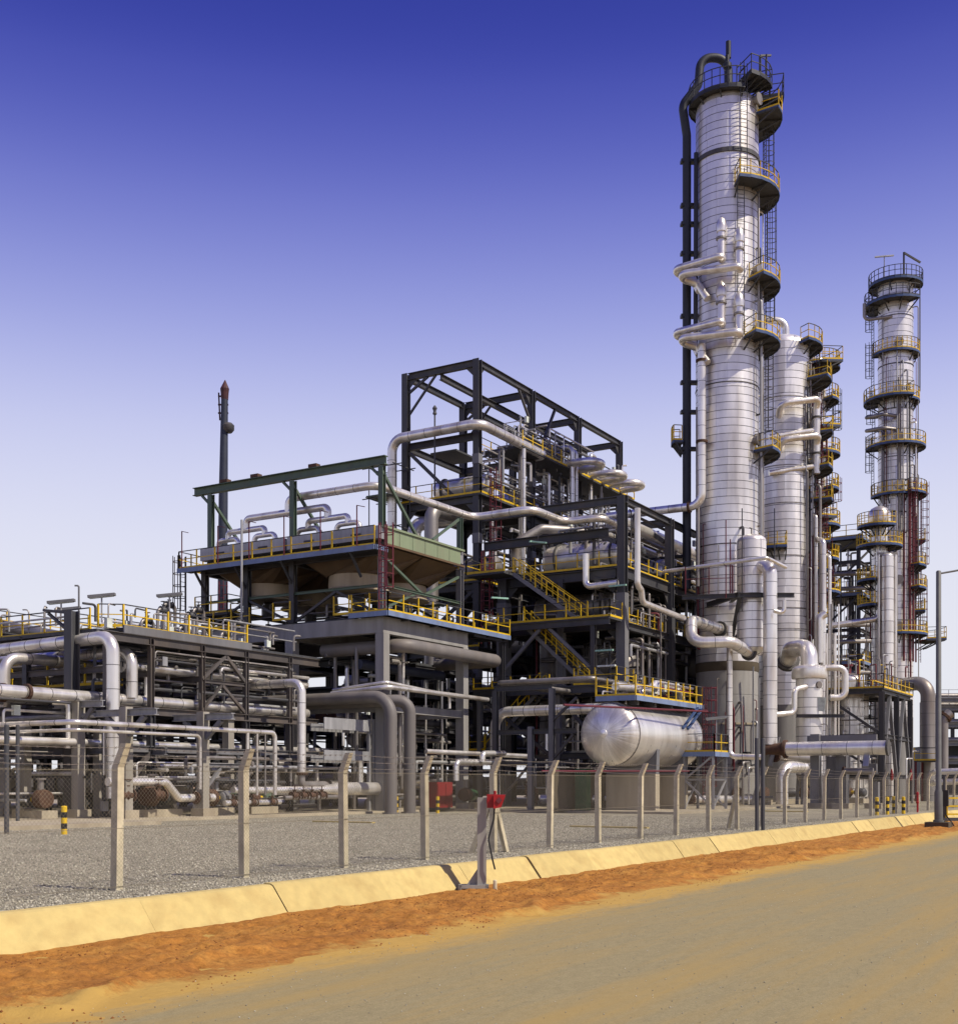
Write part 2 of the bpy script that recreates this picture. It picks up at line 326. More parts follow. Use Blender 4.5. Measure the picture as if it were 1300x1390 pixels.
# ------------------------------------------------------------------ component builders
def fillet(pts, R, n=7):
    pts = [Vector(p) for p in pts]; out = [pts[0]]
    for i in range(1, len(pts) - 1):
        a, b, c = pts[i-1], pts[i], pts[i+1]
        d1 = (a - b); d2 = (c - b); l1, l2 = d1.length, d2.length; d1.normalize(); d2.normalize()
        ang = d1.angle(d2)
        if ang > PI - 0.03: out.append(b); continue
        t = min(R / math.tan(ang / 2), l1 * 0.49, l2 * 0.49); Re = t * math.tan(ang / 2)
        cen = b + (d1 + d2).normalized() * (Re / math.sin(ang / 2))
        s0 = b + d1 * t - cen; s1 = b + d2 * t - cen; tot = s0.angle(s1); ax = s0.cross(s1).normalized()
        for k in range(n + 1): out.append(cen + Matrix.Rotation(tot * k / n, 3, ax) @ s0)
    out.append(pts[-1]); return out
def pipe(name, label, pts, r, m='clad', bend=None, n=14, seams=1.1, flange=(), group=None, parent=None, fm='rust', cat='pipe'):
    path = fillet(pts, bend or r * 3.2)
    o = MB().tube(path, r, n).obj(name, m, parent, True)
    if parent is None: tag(o, label, cat, group)
    if seams and parent is None:
        mb = MB(); cnt = 0
        for a, b in zip(path, path[1:]):
            L = (b - a).length
            if L < seams * 0.8: continue
            d = (b - a).normalized(); k = max(1, int(L / seams))
            for i in range(k):
                c = a + d * (L * (i + 0.5) / k); mb.tube([c - d * 0.014, c + d * 0.014], r + 0.007, n, True); cnt += 1
        if cnt: mb.obj('seam_bands', 'seam', o, False, 'stuff')
    for f in flange:
        if isinstance(f, (int, float)):        # fraction of path
            Ls = [0]
            for a, b in zip(path, path[1:]): Ls.append(Ls[-1] + (b - a).length)
            tgt = f * Ls[-1]
            for i in range(len(path) - 1):
                if Ls[i+1] >= tgt - 1e-6:
                    d = (path[i+1] - path[i]).normalized(); c = path[i] + d * (tgt - Ls[i]); break
            w = max(0.05, r * 0.22)
            mb = MB(); mb.tube([c - d * w * 1.15, c - d * w * 0.15], r * 1.42, n); mb.tube([c + d * w * 0.15, c + d * w * 1.15], r * 1.42, n)
            mb.tube([c - d * w * .14, c + d * w * .14], r * 1.25, n)
            mb.obj('flange', fm, o, False)
    return o
def beam(par, p, q, w=0.3, h=0.4, m='steel', name='beam', I=True):
    mb = MB(); (mb.ib if I else mb.bar)(p, q, w, h); return mb.obj(name, m, par)
def column(par, u, v, z0, z1, w=0.4, m='steel', I=True):
    mb = MB()
    (mb.ib if I else mb.bar)((u, v, z0), (u, v, z1), w, w)
    return mb.obj('column', m, par)
def brace(par, p, q, w=0.16, m='steel'):
    return MB().bar(p, q, w).obj('brace', m, par)
def rail(par, pts, h=1.1, sp=1.5, m='yellow', name='railing', closed=False, top='handrail', toe=True, sub=True, pw=0.065):
    pts = [Vector(p) for p in pts]; mb = MB(); hr = MB(); up = V(0,0,1)
    if closed: pts = pts + [pts[0]]
    for i, (a, b) in enumerate(zip(pts, pts[1:])):
        L = (b - a).length
        if L < 1e-3: continue
        k = max(1, round(L / sp))
        for j in range(k + (1 if (i == len(pts) - 2 and not closed) else 0)):
            c = a.lerp(b, j / k); mb.bar(c, c + up * h, pw)
        mb.bar(a + up * h * 0.55, b + up * h * 0.55, 0.045)
        if toe: mb.bar(a + up * 0.07, b + up * 0.07, 0.02, 0.13)
        hr.bar(a + up * h, b + up * h, 0.05)
    o = mb.obj(name, m, par)
    hr.obj('handrail', top, o if sub else par)
    return o
def deck(par, u0, u1, v0, v1, z, rails='', t=0.14, m='grating', fascia=None, h=1.1):
    o = MB().box(u0, u1, v0, v1, z - t, z).obj('deck', m, par)
    if fascia:
        f = 0.3; e = 0.03
        mb = MB(); mb.box(u0-e, u1+e, v0-e-.05, v0-e, z-f+.05, z+.03); mb.box(u0-e-.05, u0-e, v0, v1, z-f+.05, z+.03); mb.obj('fascia', fascia, par)
    seg = {'f': [(u0,v0,z),(u1,v0,z)], 'b': [(u0,v1,z),(u1,v1,z)], 'l': [(u0,v0,z),(u0,v1,z)], 'r': [(u1,v0,z),(u1,v1,z)]}
    for c in rails: rail(par, seg[c], h)
    return o
def ladder(par, c, out, z0, z1, m='maroon', cage=True, name='ladder', w=0.45, start=2.2):
    """c = (u, v) of the rungs, out = unit vector away from what it hangs on"""
    out = Vector(out).normalized(); side = V(-out.y, out.x, 0); c = V(c[0], c[1], 0); mb = MB()
    for s in (-1, 1): mb.bar(c + side * s * w/2 + V(0,0,z0), c + side * s * w/2 + V(0,0,z1 + 1.0), 0.05)
    z = z0 + 0.3
    while z < z1: mb.bar(c - side * w/2 + V(0,0,z), c + side * w/2 + V(0,0,z), 0.028); z += 0.3
    o = mb.obj(name, m, par)
    if cage and z1 - z0 > start + 0.8:
        cg = MB(); R = 0.38; cc = c + out * 0.36
        ang = [rad(-125 + 250 * k / 8) for k in range(9)]
        arc = lambda z: [cc + (out * math.cos(t) + side * math.sin(t)) * R + V(0,0,z) for t in ang]
        z = z0 + start
        while z < z1 + 1.0:
            a = arc(z); a = [c + side * -w/2 + V(0,0,z)] + a + [c + side * w/2 + V(0,0,z)]
            for p, q in zip(a, a[1:]): cg.bar(p, q, 0.02, 0.05)
            z += 0.75
        for k in (0, 2, 4, 6, 8):
            p = cc + (out * math.cos(ang[k]) + side * math.sin(ang[k])) * R
            cg.bar(p + V(0,0,z0 + start), p + V(0,0,z1 + 1.0), 0.04)
        cg.obj('cage', m, o)
    return o
def stair(par, p, q, out, w=0.9, m='steel_light', rm='yellow'):
    """flight from the top p to the foot q, rails on both sides, out = across vector"""
    p, q = Vector(p), Vector(q); out = Vector(out).normalized(); st = MB()
    for s in (0, 1): st.bar(p + out * w * s - V(0,0,.12), q + out * w * s - V(0,0,.12), 0.05, 0.26)
    o = st.obj('stair_stringers', m, par)
    n = max(3, int(abs(p.z - q.z) / 0.2)); tr = MB(); d = (q - p); d.z = 0; d.normalize()
    for i in range(n):
        c = p.lerp(q, (i + 0.5) / n); a, b = c - d * 0.13, c + d * 0.13
        tr.bar(c + out * 0.03, c + out * (w - 0.03), 0.26, 0.04)
    tr.obj('treads', 'grating', o, False, 'stuff')
    for s in (0, 1):
        mb = MB(); k = max(2, round((q - p).length / 1.1))
        for i in range(k + 1):
            c = p.lerp(q, i / k) + out * w * s; mb.bar(c, c + V(0,0,1.0), 0.06)
        for h in (0.5, 1.0): mb.bar(p + out*w*s + V(0,0,h), q + out*w*s + V(0,0,h), 0.05)
        mb.obj('stair_rail', rm, o)
    return o
def course_mesh(name, r, h, npan, m, gap=0.020, vgap=0.007):
    mb = MB(); seg = max(3, int(36 / npan)); dg = vgap / r
    for k in range(npan):
        a0 = 2*PI*k/npan + dg/2; a1 = 2*PI*(k+1)/npan - dg/2
        vs = []
        for i in range(seg + 1):
            t = a0 + (a1 - a0) * i / seg; ca, sa = math.cos(t), math.sin(t); lap = 0.006 * i / seg
            vs += [((r+.008+lap)*ca, (r+.008+lap)*sa, gap), ((r+lap)*ca, (r+lap)*sa, h - gap)]
        o = [(2*i, 2*i+2, 2*i+3, 2*i+1) for i in range(seg)]
        mb.add(vs, o)
    return mb.mesh(name, m, True)
def clad_column(par, cu, cv, r, z0, z1, h=0.55, npan=8, m='clad_tower', dome=True, name='cladding_course'):
    n = max(1, round((z1 - z0) / h)); h = (z1 - z0) / n; ri = r - 0.03
    prof = [(ri, 0), (ri, z1 - z0)]
    sh = MB().lathe(prof, 36, (cu, cv, z0)).obj('shell', 'shellcore', par, True)
    me = course_mesh(name, r, h, npan, m)
    for i in range(n):
        inst(me, name, (cu, cv, z0 + i * h), 0.35 + random.uniform(-.02, .02) + (PI/npan if (i // 7) % 2 else 0), par)
    if dome:
        d = [(r * math.cos(t), 0.5 * r * math.sin(t)) for t in [PI/2 * k / 8 for k in range(9)]]
        d[-1] = (0.0, d[-1][1]); MB().lathe(d, 36, (cu, cv, z1)).obj('top_head', m, par, True)
    return sh
def girth(par, cu, cv, r, z, m='seam', h=0.07, e=0.05):
    return MB().lathe([(r+.002, z), (r+e, z), (r+e, z+h), (r+.002, z+h)], 32, (cu, cv, 0)).obj('girth_band', m, par)
def sector(par, cu, cv, r0, r1, z, f0, f1, h=1.1, rm='yellow', fas='blue_dark', n=None, manway=False):
    """curved tower platform from angle f0 to f1 (0 = picture right, 90 = to the viewer)"""
    c = V(cu, cv, 0); n = n or max(4, int(abs(f1 - f0) / 12)); mb = MB(); A = [f0 + (f1 - f0) * i / n for i in range(n + 1)]
    vs = []
    for a in A:
        d = rd(a); vs += [c + d*r0 + V(0,0,z), c + d*r1 + V(0,0,z), c + d*r0 + V(0,0,z-.1), c + d*r1 + V(0,0,z-.1)]
    fs = []
    for i in range(n):
        a, b = 4*i, 4*i+4; fs += [(a, a+1, b+1, b), (a+2, b+2, b+3, a+3), (a+1, a+3, b+3, b+1)]
    fs += [(0, 2, 3, 1), (4*n, 4*n+1, 4*n+3, 4*n+2)]
    mb.add(vs, fs)
    for i in range(0, n + 1, max(1, n // 4)):
        d = rd(A[i]); mb.bar(c + d*r0 + V(0,0,z-.95), c + d*(r1-.1) + V(0,0,z-.14), 0.09)
        mb.bar(c + d*r0 + V(0,0,z-.17), c + d*(r1-.05) + V(0,0,z-.17), 0.08, 0.12)
    pf = mb.obj('platform', 'grating', par)
    fb = MB()
    for a, b in zip(A, A[1:]): fb.bar(c + rd(a)*(r1+.02) + V(0,0,z-.10), c + rd(b)*(r1+.02) + V(0,0,z-.07), 0.04, 0.21)
    for a in (A[0], A[-1]): fb.bar(c + rd(a)*r0 + V(0,0,z-.10), c + rd(a)*(r1+.02) + V(0,0,z-.10), 0.04, 0.21)
    fb.obj('fascia', fas, pf)
    pts = [c + rd(A[0])*(r0+.1) + V(0,0,z)] + [c + rd(a)*r1 + V(0,0,z) for a in A] + [c + rd(A[-1])*(r0+.1) + V(0,0,z)]
    rail(pf, pts, h, 1.2, rm, 'railing', pw=0.055, sub=False)
    return pf
def manway(par, cu, cv, r, z, phi, R=0.38, m='clad_dull'):
    d = rd(phi); c = V(cu, cv, z) + d * r
    mb = MB(); mb.tube([c - d*0.1, c + d*0.3], R*0.85, 16); mb.tube([c + d*.3, c + d*.42], R*1.15, 16)
    mb.obj('manway', m, par, False)
def valve(par, c, axis, r, m='rust', wheel='rust', up=V(0,0,1)):
    """gate valve: flanged body, bonnet, stem and handwheel"""
    c = Vector(c); ax = Vector(axis).normalized(); mb = MB()
    mb.tube([c - ax*r*1.6, c - ax*r*.6, c, c + ax*r*.6, c + ax*r*1.6], [r*.95, r*1.05, r*1.35, r*1.05, r*.95], 12)
    for s in (-1, 1): mb.tube([c + ax*s*r*1.5, c + ax*s*r*1.85], r*1.5, 12)
    mb.tube([c, c + up*r*2.0], r*.6, 10); mb.tube([c + up*r*2.0, c + up*r*2.25], r*.95, 10); mb.tube([c + up*r*2.2, c + up*r*3.6], r*.2, 8)
    o = mb.obj('valve_body', m, par, True)
    w = MB(); hc = c + up*r*3.5; a = up.cross(V(.3,.9,.1)).normalized(); b = up.cross(a)
    ring = [hc + (a*math.cos(t) + b*math.sin(t))*r*1.15 for t in [2*PI*k/14 for k in range(15)]]
    w.tube(ring, r*.12, 6, False)
    for k in range(4): w.bar(hc, hc + (a*math.cos(PI/2*k) + b*math.sin(PI/2*k))*r*1.15, r*.12)
    w.obj('handwheel', wheel, o)
    return o

# ================================================================== THE GROUND
def sheet(name, u0, u1, v0, v1, z, m):
    mb = MB().add([(u0,v0,z),(u1,v0,z),(u1,v1,z),(u0,v1,z)], [(0,1,2,3)])
    return struct(mb.obj(name, m))
sheet('ground', -2500, 2500, -2500, 2500, -0.90, 'earth')
sheet('road', -60, 400, -5.0, 12.95, -0.50, 'road')
# gravel yard with a body that ends at the kerb crest
struct(MB().box(-60, 400, 13.25, 260, -0.8, 0.0).obj('gravel_yard', 'gravel'))

def hnoise(u, v, s, seed):
    # smooth value noise on arrays
    rs = np.random.RandomState(seed); tab = rs.rand(256, 256)
    x, y = u * s, v * s; xi, yi = np.floor(x).astype(int), np.floor(y).astype(int); fx, fy = x - xi, y - yi
    fx, fy = fx*fx*(3-2*fx), fy*fy*(3-2*fy); g = lambda a, b: tab[a % 256, b % 256]
    return (g(xi,yi)*(1-fx)*(1-fy) + g(xi+1,yi)*fx*(1-fy) + g(xi,yi+1)*(1-fx)*fy + g(xi+1,yi+1)*fx*fy) - 0.5
def grid_obj(name, U, Vv, Z, m):
    nu, nv = U.shape; co = np.stack([U, Vv, Z], -1).reshape(-1, 3).astype(np.float32)
    idx = np.arange(nu*nv).reshape(nu, nv); q = np.stack([idx[:-1,:-1], idx[1:,:-1], idx[1:,1:], idx[:-1,1:]], -1).reshape(-1, 4)
    me = bpy.data.meshes.new(name); me.vertices.add(len(co)); me.vertices.foreach_set('co', co.ravel())
    me.loops.add(q.size); me.loops.foreach_set('vertex_index', q.ravel().astype(np.int32))
    me.polygons.add(len(q)); me.polygons.foreach_set('loop_start', np.arange(0, q.size, 4, dtype=np.int32)); me.polygons.foreach_set('loop_total', np.full(len(q), 4, dtype=np.int32))
    me.update(calc_edges=True); me.materials.append(MATS[m]); me.shade_smooth()
    o = bpy.data.objects.new(name, me); COL.objects.link(o); WLOC[o.name] = V(0,0,0); return o
u_ = np.concatenate([np.arange(2, 40, 0.09), np.arange(40, 130, 0.4)]); v_ = np.arange(7.6, 12.98, 0.055)
U, Vv = np.meshgrid(u_, v_, indexing='ij')
edge = 9.5 + 1.0*hnoise(U, Vv*0+1, 0.22, 1) + 0.7*hnoise(U, Vv*0+2, 0.9, 2) + 0.35*hnoise(U, Vv, 2.2, 3)
h = np.clip((Vv - edge) / 1.6, -1, 1)
bmp = 0.085*hnoise(U, Vv, 0.7, 4) + 0.07*hnoise(U, Vv, 1.9, 5) + 0.06*hnoise(U, Vv, 4.3, 6) + 0.06*hnoise(U, Vv, 9, 7)
rut = 0.05*np.exp(-((Vv - edge - 0.75 - 0.4*hnoise(U, Vv*0, 0.5, 9))/0.16)**2) * (hnoise(U, Vv*0+5, 0.6, 8) + 0.6)
bmp = bmp + 0.05*np.abs(hnoise(U, Vv, 3.1, 21)) + 0.05*hnoise(U, Vv, 16, 22)
fade = np.clip((12.86 - Vv) / 0.35, 0.0, 1)
Z = -0.502 + 0.055*h + np.clip(h, 0, 1) * bmp * (0.15 + 0.85*fade) + rut*2.2*fade + 0.10*fade*np.clip(hnoise(U, Vv*2.2, 1.3, 31), 0, 1)*np.exp(-((Vv - 10.6 - 0.8*hnoise(U, Vv*0, 0.3, 32))/0.6)**2)
Z = Z + 0.07*np.clip(hnoise(U, Vv*0+3, 0.8, 41) + 0.4*hnoise(U, Vv*0+3, 3.5, 42), 0, 1)*np.exp(-((Vv - 12.9)/0.16)**2)
mound = 0.07*np.exp(-(((U-20.9)/0.8)**2 + ((Vv-11.75)/0.32)**2)); Z = Z + mound * (0.7 + 1.2*hnoise(U, Vv, 3, 11))
struct(grid_obj('laterite_verge', U, Vv, Z, 'laterite'))
# clods on the verge: uncountable
def scatter(name, pts, size, m, flat=0.6, seed=1):
    rs = np.random.RandomState(seed); n = len(pts)
    base = np.array([[1,0,0],[-1,0,0],[0,1,0],[0,-1,0],[0,0,1],[0,0,-1]], float)
    tri = np.array([[0,2,4],[2,1,4],[1,3,4],[3,0,4],[2,0,5],[1,2,5],[3,1,5],[0,3,5]])
    s = size * rs.uniform(0.55, 1.35, (n,1,1)); jit = rs.uniform(0.6, 1.3, (n,6,1)); rot = rs.uniform(0, 2*PI, n)
    p = base[None] * jit * s; p[:,:,2] *= flat; tilt = rs.uniform(-.5, .5, (n,1)); p[:,:,2] += p[:,:,0]*tilt
    c, sn = np.cos(rot)[:,None], np.sin(rot)[:,None]; x = p[:,:,0]*c - p[:,:,1]*sn; y = p[:,:,0]*sn + p[:,:,1]*c
    p = np.stack([x, y, p[:,:,2]], -1) + np.asarray(pts)[:,None,:]
    co = p.reshape(-1,3).astype(np.float32); f = (tri[None] + 6*np.arange(n)[:,None,None]).reshape(-1,3)
    me = bpy.data.meshes.new(name); me.vertices.add(len(co)); me.vertices.foreach_set('co', co.ravel())
    me.loops.add(f.size); me.loops.foreach_set('vertex_index', f.ravel().astype(np.int32))
    me.polygons.add(len(f)); me.polygons.foreach_set('loop_start', np.arange(0, f.size, 3, dtype=np.int32)); me.polygons.foreach_set('loop_total', np.full(len(f), 3, dtype=np.int32))
    me.update(calc_edges=True); me.materials.append(MATS[m])
    o = bpy.data.objects.new(name, me); COL.objects.link(o); WLOC[o.name] = V(0,0,0); o['kind'] = 'stuff'; return o
rs = np.random.RandomState(3)
ng = 3200; gp = np.stack([4 + 42*rs.rand(ng)**1.3, -1 + 11*rs.rand(ng), np.full(ng, -0.496)], -1)
tag(scatter('road_grit', gp, 0.009, 'stone', 0.7, 9), 'fine loose grit strewn over the dusty road', 'grit')
sel = rs.rand(*Z.shape) < 0.16
sel &= (Vv > edge - 0.2) & (Vv < 12.75) & (hnoise(U, Vv*2.0, 0.7, 12) > 0.0) & (U < 60)
pp = np.stack([U[sel], Vv[sel], Z[sel] + 0.002], -1)
tag(scatter('soil_clods', pp, 0.016, 'soil', 0.8, 5), 'loose crumbs of red soil scattered along the verge', 'soil')
n = 120000
uu = 7 + 50*rs.rand(n)**1.5; vv = 13.42 + 25*rs.rand(n)**1.25
pts = np.stack([uu, vv, np.full(n, 0.006)], -1)
tag(scatter('gravel_stones', pts, 0.021, 'stone', 0.7, 6), 'loose grey gravel stones covering the yard behind the fence', 'gravel')

# sloping concrete kerb, slab by slab
kerb = struct(MB().add([(-30,13.26,-0.03),(-30,12.88,-0.62),(150,12.88,-0.62),(150,13.26,-0.03),(-30,13.26,-0.75),(150,13.26,-0.75)],
      [(0,1,2,3),(0,4,1),(3,2,5),(0,3,5,4),(1,4,5,2)]).obj('kerb', 'concrete_dark'))
sl_ = MB(); L = 2.875
prof = [(12.80,-0.66),(12.80,-0.52),(12.83,-0.48),(13.17,-0.03),(13.20,0.005),(13.25,0.03),(13.40,0.035),(13.44,0.0),(13.44,-0.10)]
for x in (0.0, L/4, L/2, 3*L/4, L): sl_.v += [V(x, a, b) for a, b in prof]
k = len(prof)
for j in range(4):
    for i in range(k - 1): sl_.f.append([j*k+i, (j+1)*k+i, (j+1)*k+i+1, j*k+i+1])
sl_.f.append(list(range(k))[::-1]); sl_.f.append([4*k + i for i in range(k)])
sme = sl_.mesh('slab', 'kerb_concrete')
for i in range(-3, 32):
    o = inst(sme, 'slab', (12.32 + 2.9*(i), random.uniform(-.014, .014), random.uniform(-.010, .010)), random.uniform(-.002, .002), kerb)

# paved pads of the units
def pad(name, u0, u1, v0, v1, z=0.13):
    return struct(MB().box(u0, u1, v0, v1, -0.2, z).obj(name, 'concrete_warm'))
pad('paving', -10, 35.2, 36.4, 39.6, 0.16)
pad('paving', -10, 61.0, 39.605, 110, 0.13)
pad('paving', 61.005, 140, 24.6, 110, 0.125)

# ================================================================== THE FENCE
FV = 14.8; FS = 2.93; F0 = 13.38
fence = thing('chain_link_fence', 'chain link fence on cranked concrete posts between gravel yard and kerb', 'fence', (13.4, FV, 0))
pm = MB(); w = 0.068
ring = [(-w,-w),(w,-w),(w,w),(-w,w)]
lv = [(0, -0.3), (0, 1.93), (-0.17, 2.31)]
for oy, z in lv:
    sc_ = 1.0 if z < 2 else 0.86
    pm.v += [V(x*sc_, y*sc_ + oy, z) for x, y in ring]
for j in range(2):
    for i in range(4): pm.f.append([j*4+i, j*4+(i+1)%4, j*4+4+(i+1)%4, j*4+4+i])
pm.f += [[8,9,10,11],[3,2,1,0]]
post_me = pm.mesh('post', 'fence_post')
bv = post_me
NP = 31
for i in range(-2, NP):
    o = inst(post_me, 'post', (F0 + FS*i + random.uniform(-.03,.03), FV, random.uniform(-.02, .02)), random.uniform(-.05,.05), fence)
    o.rotation_euler.x = random.uniform(-.012, .012); o.rotation_euler.y = random.uniform(-.012, .012)
ub = F0 + FS*4
for q in ((ub + 0.55, FV - 0.05, 0), (ub - 0.1, FV + .55, 0), (F0 + FS*10 + 0.5, FV + .5, 0)):
    b0 = ub if q[0] < 30 else F0 + FS*10
    MB().bar(V(*q), V(b0 + (0.07 if q[0] > b0 + .2 else 0), FV + (0.08 if q[1] > FV + .2 else 0), 1.25), 0.11).obj('strut', 'fence_post', fence)
mesh = MB(); u0, u1 = F0 - 2*FS, F0 + FS*(NP-1); Hm = 1.93; pit = 0.075; tw = 0.0030; yv = FV - 0.075
x = u0 - Hm
def tri_bar(mb, p, q, t):
    d = (q - p).normalized(); a = V(0,1,0)*t*.6; b = d.cross(V(0,1,0)).normalized()*t*.6
    mb.add([p+a, p-a*.5+b, p-a*.5-b, q+a, q-a*.5+b, q-a*.5-b], [(0,1,4,3),(1,2,5,4),(2,0,3,5)])
while x < u1:
    for s in (1, -1):
        a, b = (x, x + Hm) if s > 0 else (x + Hm, x)      # bottom u, top u
        za, zb = 0.03, Hm
        if a < u0: za += (u0 - a) / (b - a) * (Hm - .03); a = u0
        if b < u0: zb -= (u0 - b) / (a - b) * (Hm - .03); b = u0
        if a > u1 or b > u1: continue
        if zb - za > 0.02: tri_bar(mesh, V(a, yv, za), V(b, yv, zb), tw)
    x += pit if x < 45 else pit * 2
mesh.obj('wire_mesh', 'wire', fence)
for z in (0.06, 0.98, 1.9):
    MB().bar((u0, yv, z), (u1, yv, z), 0.008).obj('tension_wire', 'wire', fence)
for k in range(3):
    f = (k + 0.6) / 3; y = FV - 0.075 - 0.17*f; z = 1.93 + 0.38*f; mb = MB()
    for i in range(-2, NP-1):
        a, b = F0 + FS*i, F0 + FS*(i+1)
        for j in range(3):
            t0, t1 = j/3, (j+1)/3; s = lambda t: z - 0.03*4*t*(1-t)
            tri_bar(mb, V(a+(b-a)*t0, y, s(t0)), V(a+(b-a)*t1, y, s(t1)), 0.006)
        if i < 14:
            for j in range(18):
                t = (j+.5)/18; c = V(a+(b-a)*t, y, z - 0.12*t*(1-t)); mb.bar(c - V(0,.02,.02), c + V(0,.02,.02), 0.005); mb.bar(c - V(.008,-.02,.02), c + V(.008,-.02,.02), 0.005)
    mb.obj('barbed_wire', 'stain_wire', fence)

# two dark posts just inside the fence, with a short pipe prop
t = thing('twin_post', 'pair of tall dark grey steel posts standing just inside the fence', 'post', (41.9, 13.75, 0))
for dx in (-0.03, 0.16):
    MB().lathe([(0.07,-.2),(0.075,3.25),(0.06,3.3)], 12, (41.9+dx*.5, 13.75-dx, 0)).obj('post', 'steel', t, True)
MB().bar((41.9,13.8,1.2),(42.2,13.3,1.2),.06).obj('cross_bar','steel', t)

for x, y0, y1, lb in ((9, 1133, 985, 'nearer dark steel post at the very left picture edge'), (24, 1119, 985, 'farther thin dark steel post just right of the edge post at left')):
    b_ = at(x, y0, z=0); D_ = FX*b_.x + FY*b_.y; tag(MB().lathe([(.08,-.1),(.08,CAMZ + (HZ-y1)/FPX*D_),(.05,CAMZ + (HZ-y1)/FPX*D_ + .03)], 12, b_).obj('steel_post', 'steel', None, True), lb, 'post')
# ================================================================== FIRE CALL POINT on the verge
b = V(20.55, 12.38, -.48)
t = thing('call_point', 'red alarm box on grey steel post standing in the red verge', 'call point', (b.x, b.y, -0.48))
dr = V(RX, RY, 0); df = V(FX, FY, 0)
zb, zt = -0.36, 1.41
def obox(mb, c, a0, a1, f0, f1, z0, z1):     # box whose faces look along and across the view of the box on the post
    c = Vector((c.x, c.y, 0)); P8 = [c + dr*a + df*f + V(0,0,z) for z in (z0, z1) for a, f in ((a0,f0),(a1,f0),(a1,f1),(a0,f1))]
    mb.add(P8, [(3,2,1,0),(4,5,6,7),(0,1,5,4),(1,2,6,5),(2,3,7,6),(3,0,4,7)])
mb = MB(); obox(mb, b, -.09, .09, -.09, -.075, zb, zt); obox(mb, b, -.09, .09, .075, .09, zb, zt); obox(mb, b, -.008, .008, -.074, .074, zb, zt); mb.obj('post', 'galv_bright', t)
c0 = b.xy.to_3d() + V(0,0,zb)
mb = MB(); fr = -dr
for s in (-.12, .12):
    o_ = df * s
    mb.bar(c0 + o_ + dr*.14, c0 + o_ + fr*.46, 0.06, 0.07)
    mb.bar(c0 + o_ + fr*.43, c0 + o_ + fr*.43 - V(0,0,.24), 0.06)
mb.bar(c0 + df*.15 + fr*.43, c0 - df*.15 + fr*.43, 0.06, .07); mb.bar(c0 + df*.15 + dr*.1, c0 - df*.15 + dr*.1, 0.06, .07)
mb.obj('base_frame', 'galv_bright', t)
mb = MB(); y1 = V(0,0,.36); a_ = c0 + fr*.08; mb.add([a_+df*.012, a_+fr*.24+df*.012, a_+y1+df*.012, a_-df*.012, a_+fr*.24-df*.012, a_+y1-df*.012], [(0,1,2),(5,4,3),(0,3,4,1),(1,4,5,2),(2,5,3,0)]); mb.obj('gusset', 'galv_bright', t)
bc = b.xy.to_3d() + dr*0.21 - df*.06 + V(0,0,1.34)
mb = MB(); mb.bar(bc - dr*.11, bc + dr*.10, 0.2, 0.27)
hx = MB(); P = lambda x, y, z: bc + dr*x - df*y + V(0,0,z)
hx.add([P(.02,.1,-.13),P(.19,.1,-.07),P(.25,.1,.13),P(.02,.1,.11),P(.02,.25,-.15),P(.17,.22,-.12),P(.26,.22,.12),P(.02,.25,.13)],
       [(0,1,2,3),(7,6,5,4),(0,4,5,1),(1,5,6,2),(2,6,7,3),(3,7,4,0)])
bx = mb.obj('alarm_box', 'red', t); hx.obj('hood', 'red', bx)
MB().bar(P(.09,.26,-.02), P(.16,.25,.05), .012, .09).obj('push_plate', 'maroon', bx)
MB().lathe([(.03,0),(.03,.06),(.02,.07)], 10, tuple(P(.05,.02,.135))).obj('cap', 'red', bx)
cb = fillet([P(.04,.05,-.13), P(.03,.05,-.35), P(-.08,.10,-.75), P(.0,.14,-1.15), P(.05,.13,-1.35)], .25)
MB().tube(cb, 0.018, 7).obj('cable', 'black', t, True)
MB().lathe([(.04,-.25),(.04,.22),(.032,.23)], 10, (*(P(.05,.13,0).xy), -.45)).obj('conduit', 'fence_post', t)

# ================================================================== LAMP POST on the right
b = V(61.5, 11.2, -.45)
t = thing('street_lamp', 'tall grey lamp post with black switch box at the kerb end', 'street lamp', b)
MB().box(b.x-.55, b.x+.55, b.y-.55, b.y+.55, -.6, -.2).obj('plinth', 'concrete_dark', t)
MB().lathe([(.26,-.2),(.26,-.1),(.2,-.09),(.2,1.25),(.135,1.4),(.12,11.95),(.08,12.0)], 16, (b.x,b.y,0)).obj('pole', 'pole_grey', t, True)
arm = [V(b.x,b.y,11.85), V(b.x,b.y,11.85)+dr*.7+V(0,0,.12), V(b.x,b.y,11.85)+dr*1.9+V(0,0,.35)]
MB().tube(arm, .045, 8).obj('arm', 'pole_grey', t, True)
hd = arm[-1]
mb = MB(); mb.bar(hd - dr*.1, hd + dr*.75 + V(0,0,.06), .26, .14); mb.obj('lamp_head', 'steel_light', t)
c = V(b.x,b.y,.95) + dr*.32 - df*.06
mb = MB(); mb.bar(c - V(0,0,.38), c + V(0,0,.4), .26, .2); sb = mb.obj('switch_box', 'black', t)
MB().tube(fillet([c - V(0,0,.38), c - V(0,0,.8), c - V(0,0,1.1)+dr*.25, c - V(0,0,1.32)+dr*.4], .2), .03, 7).obj('cable', 'black', sb, True)
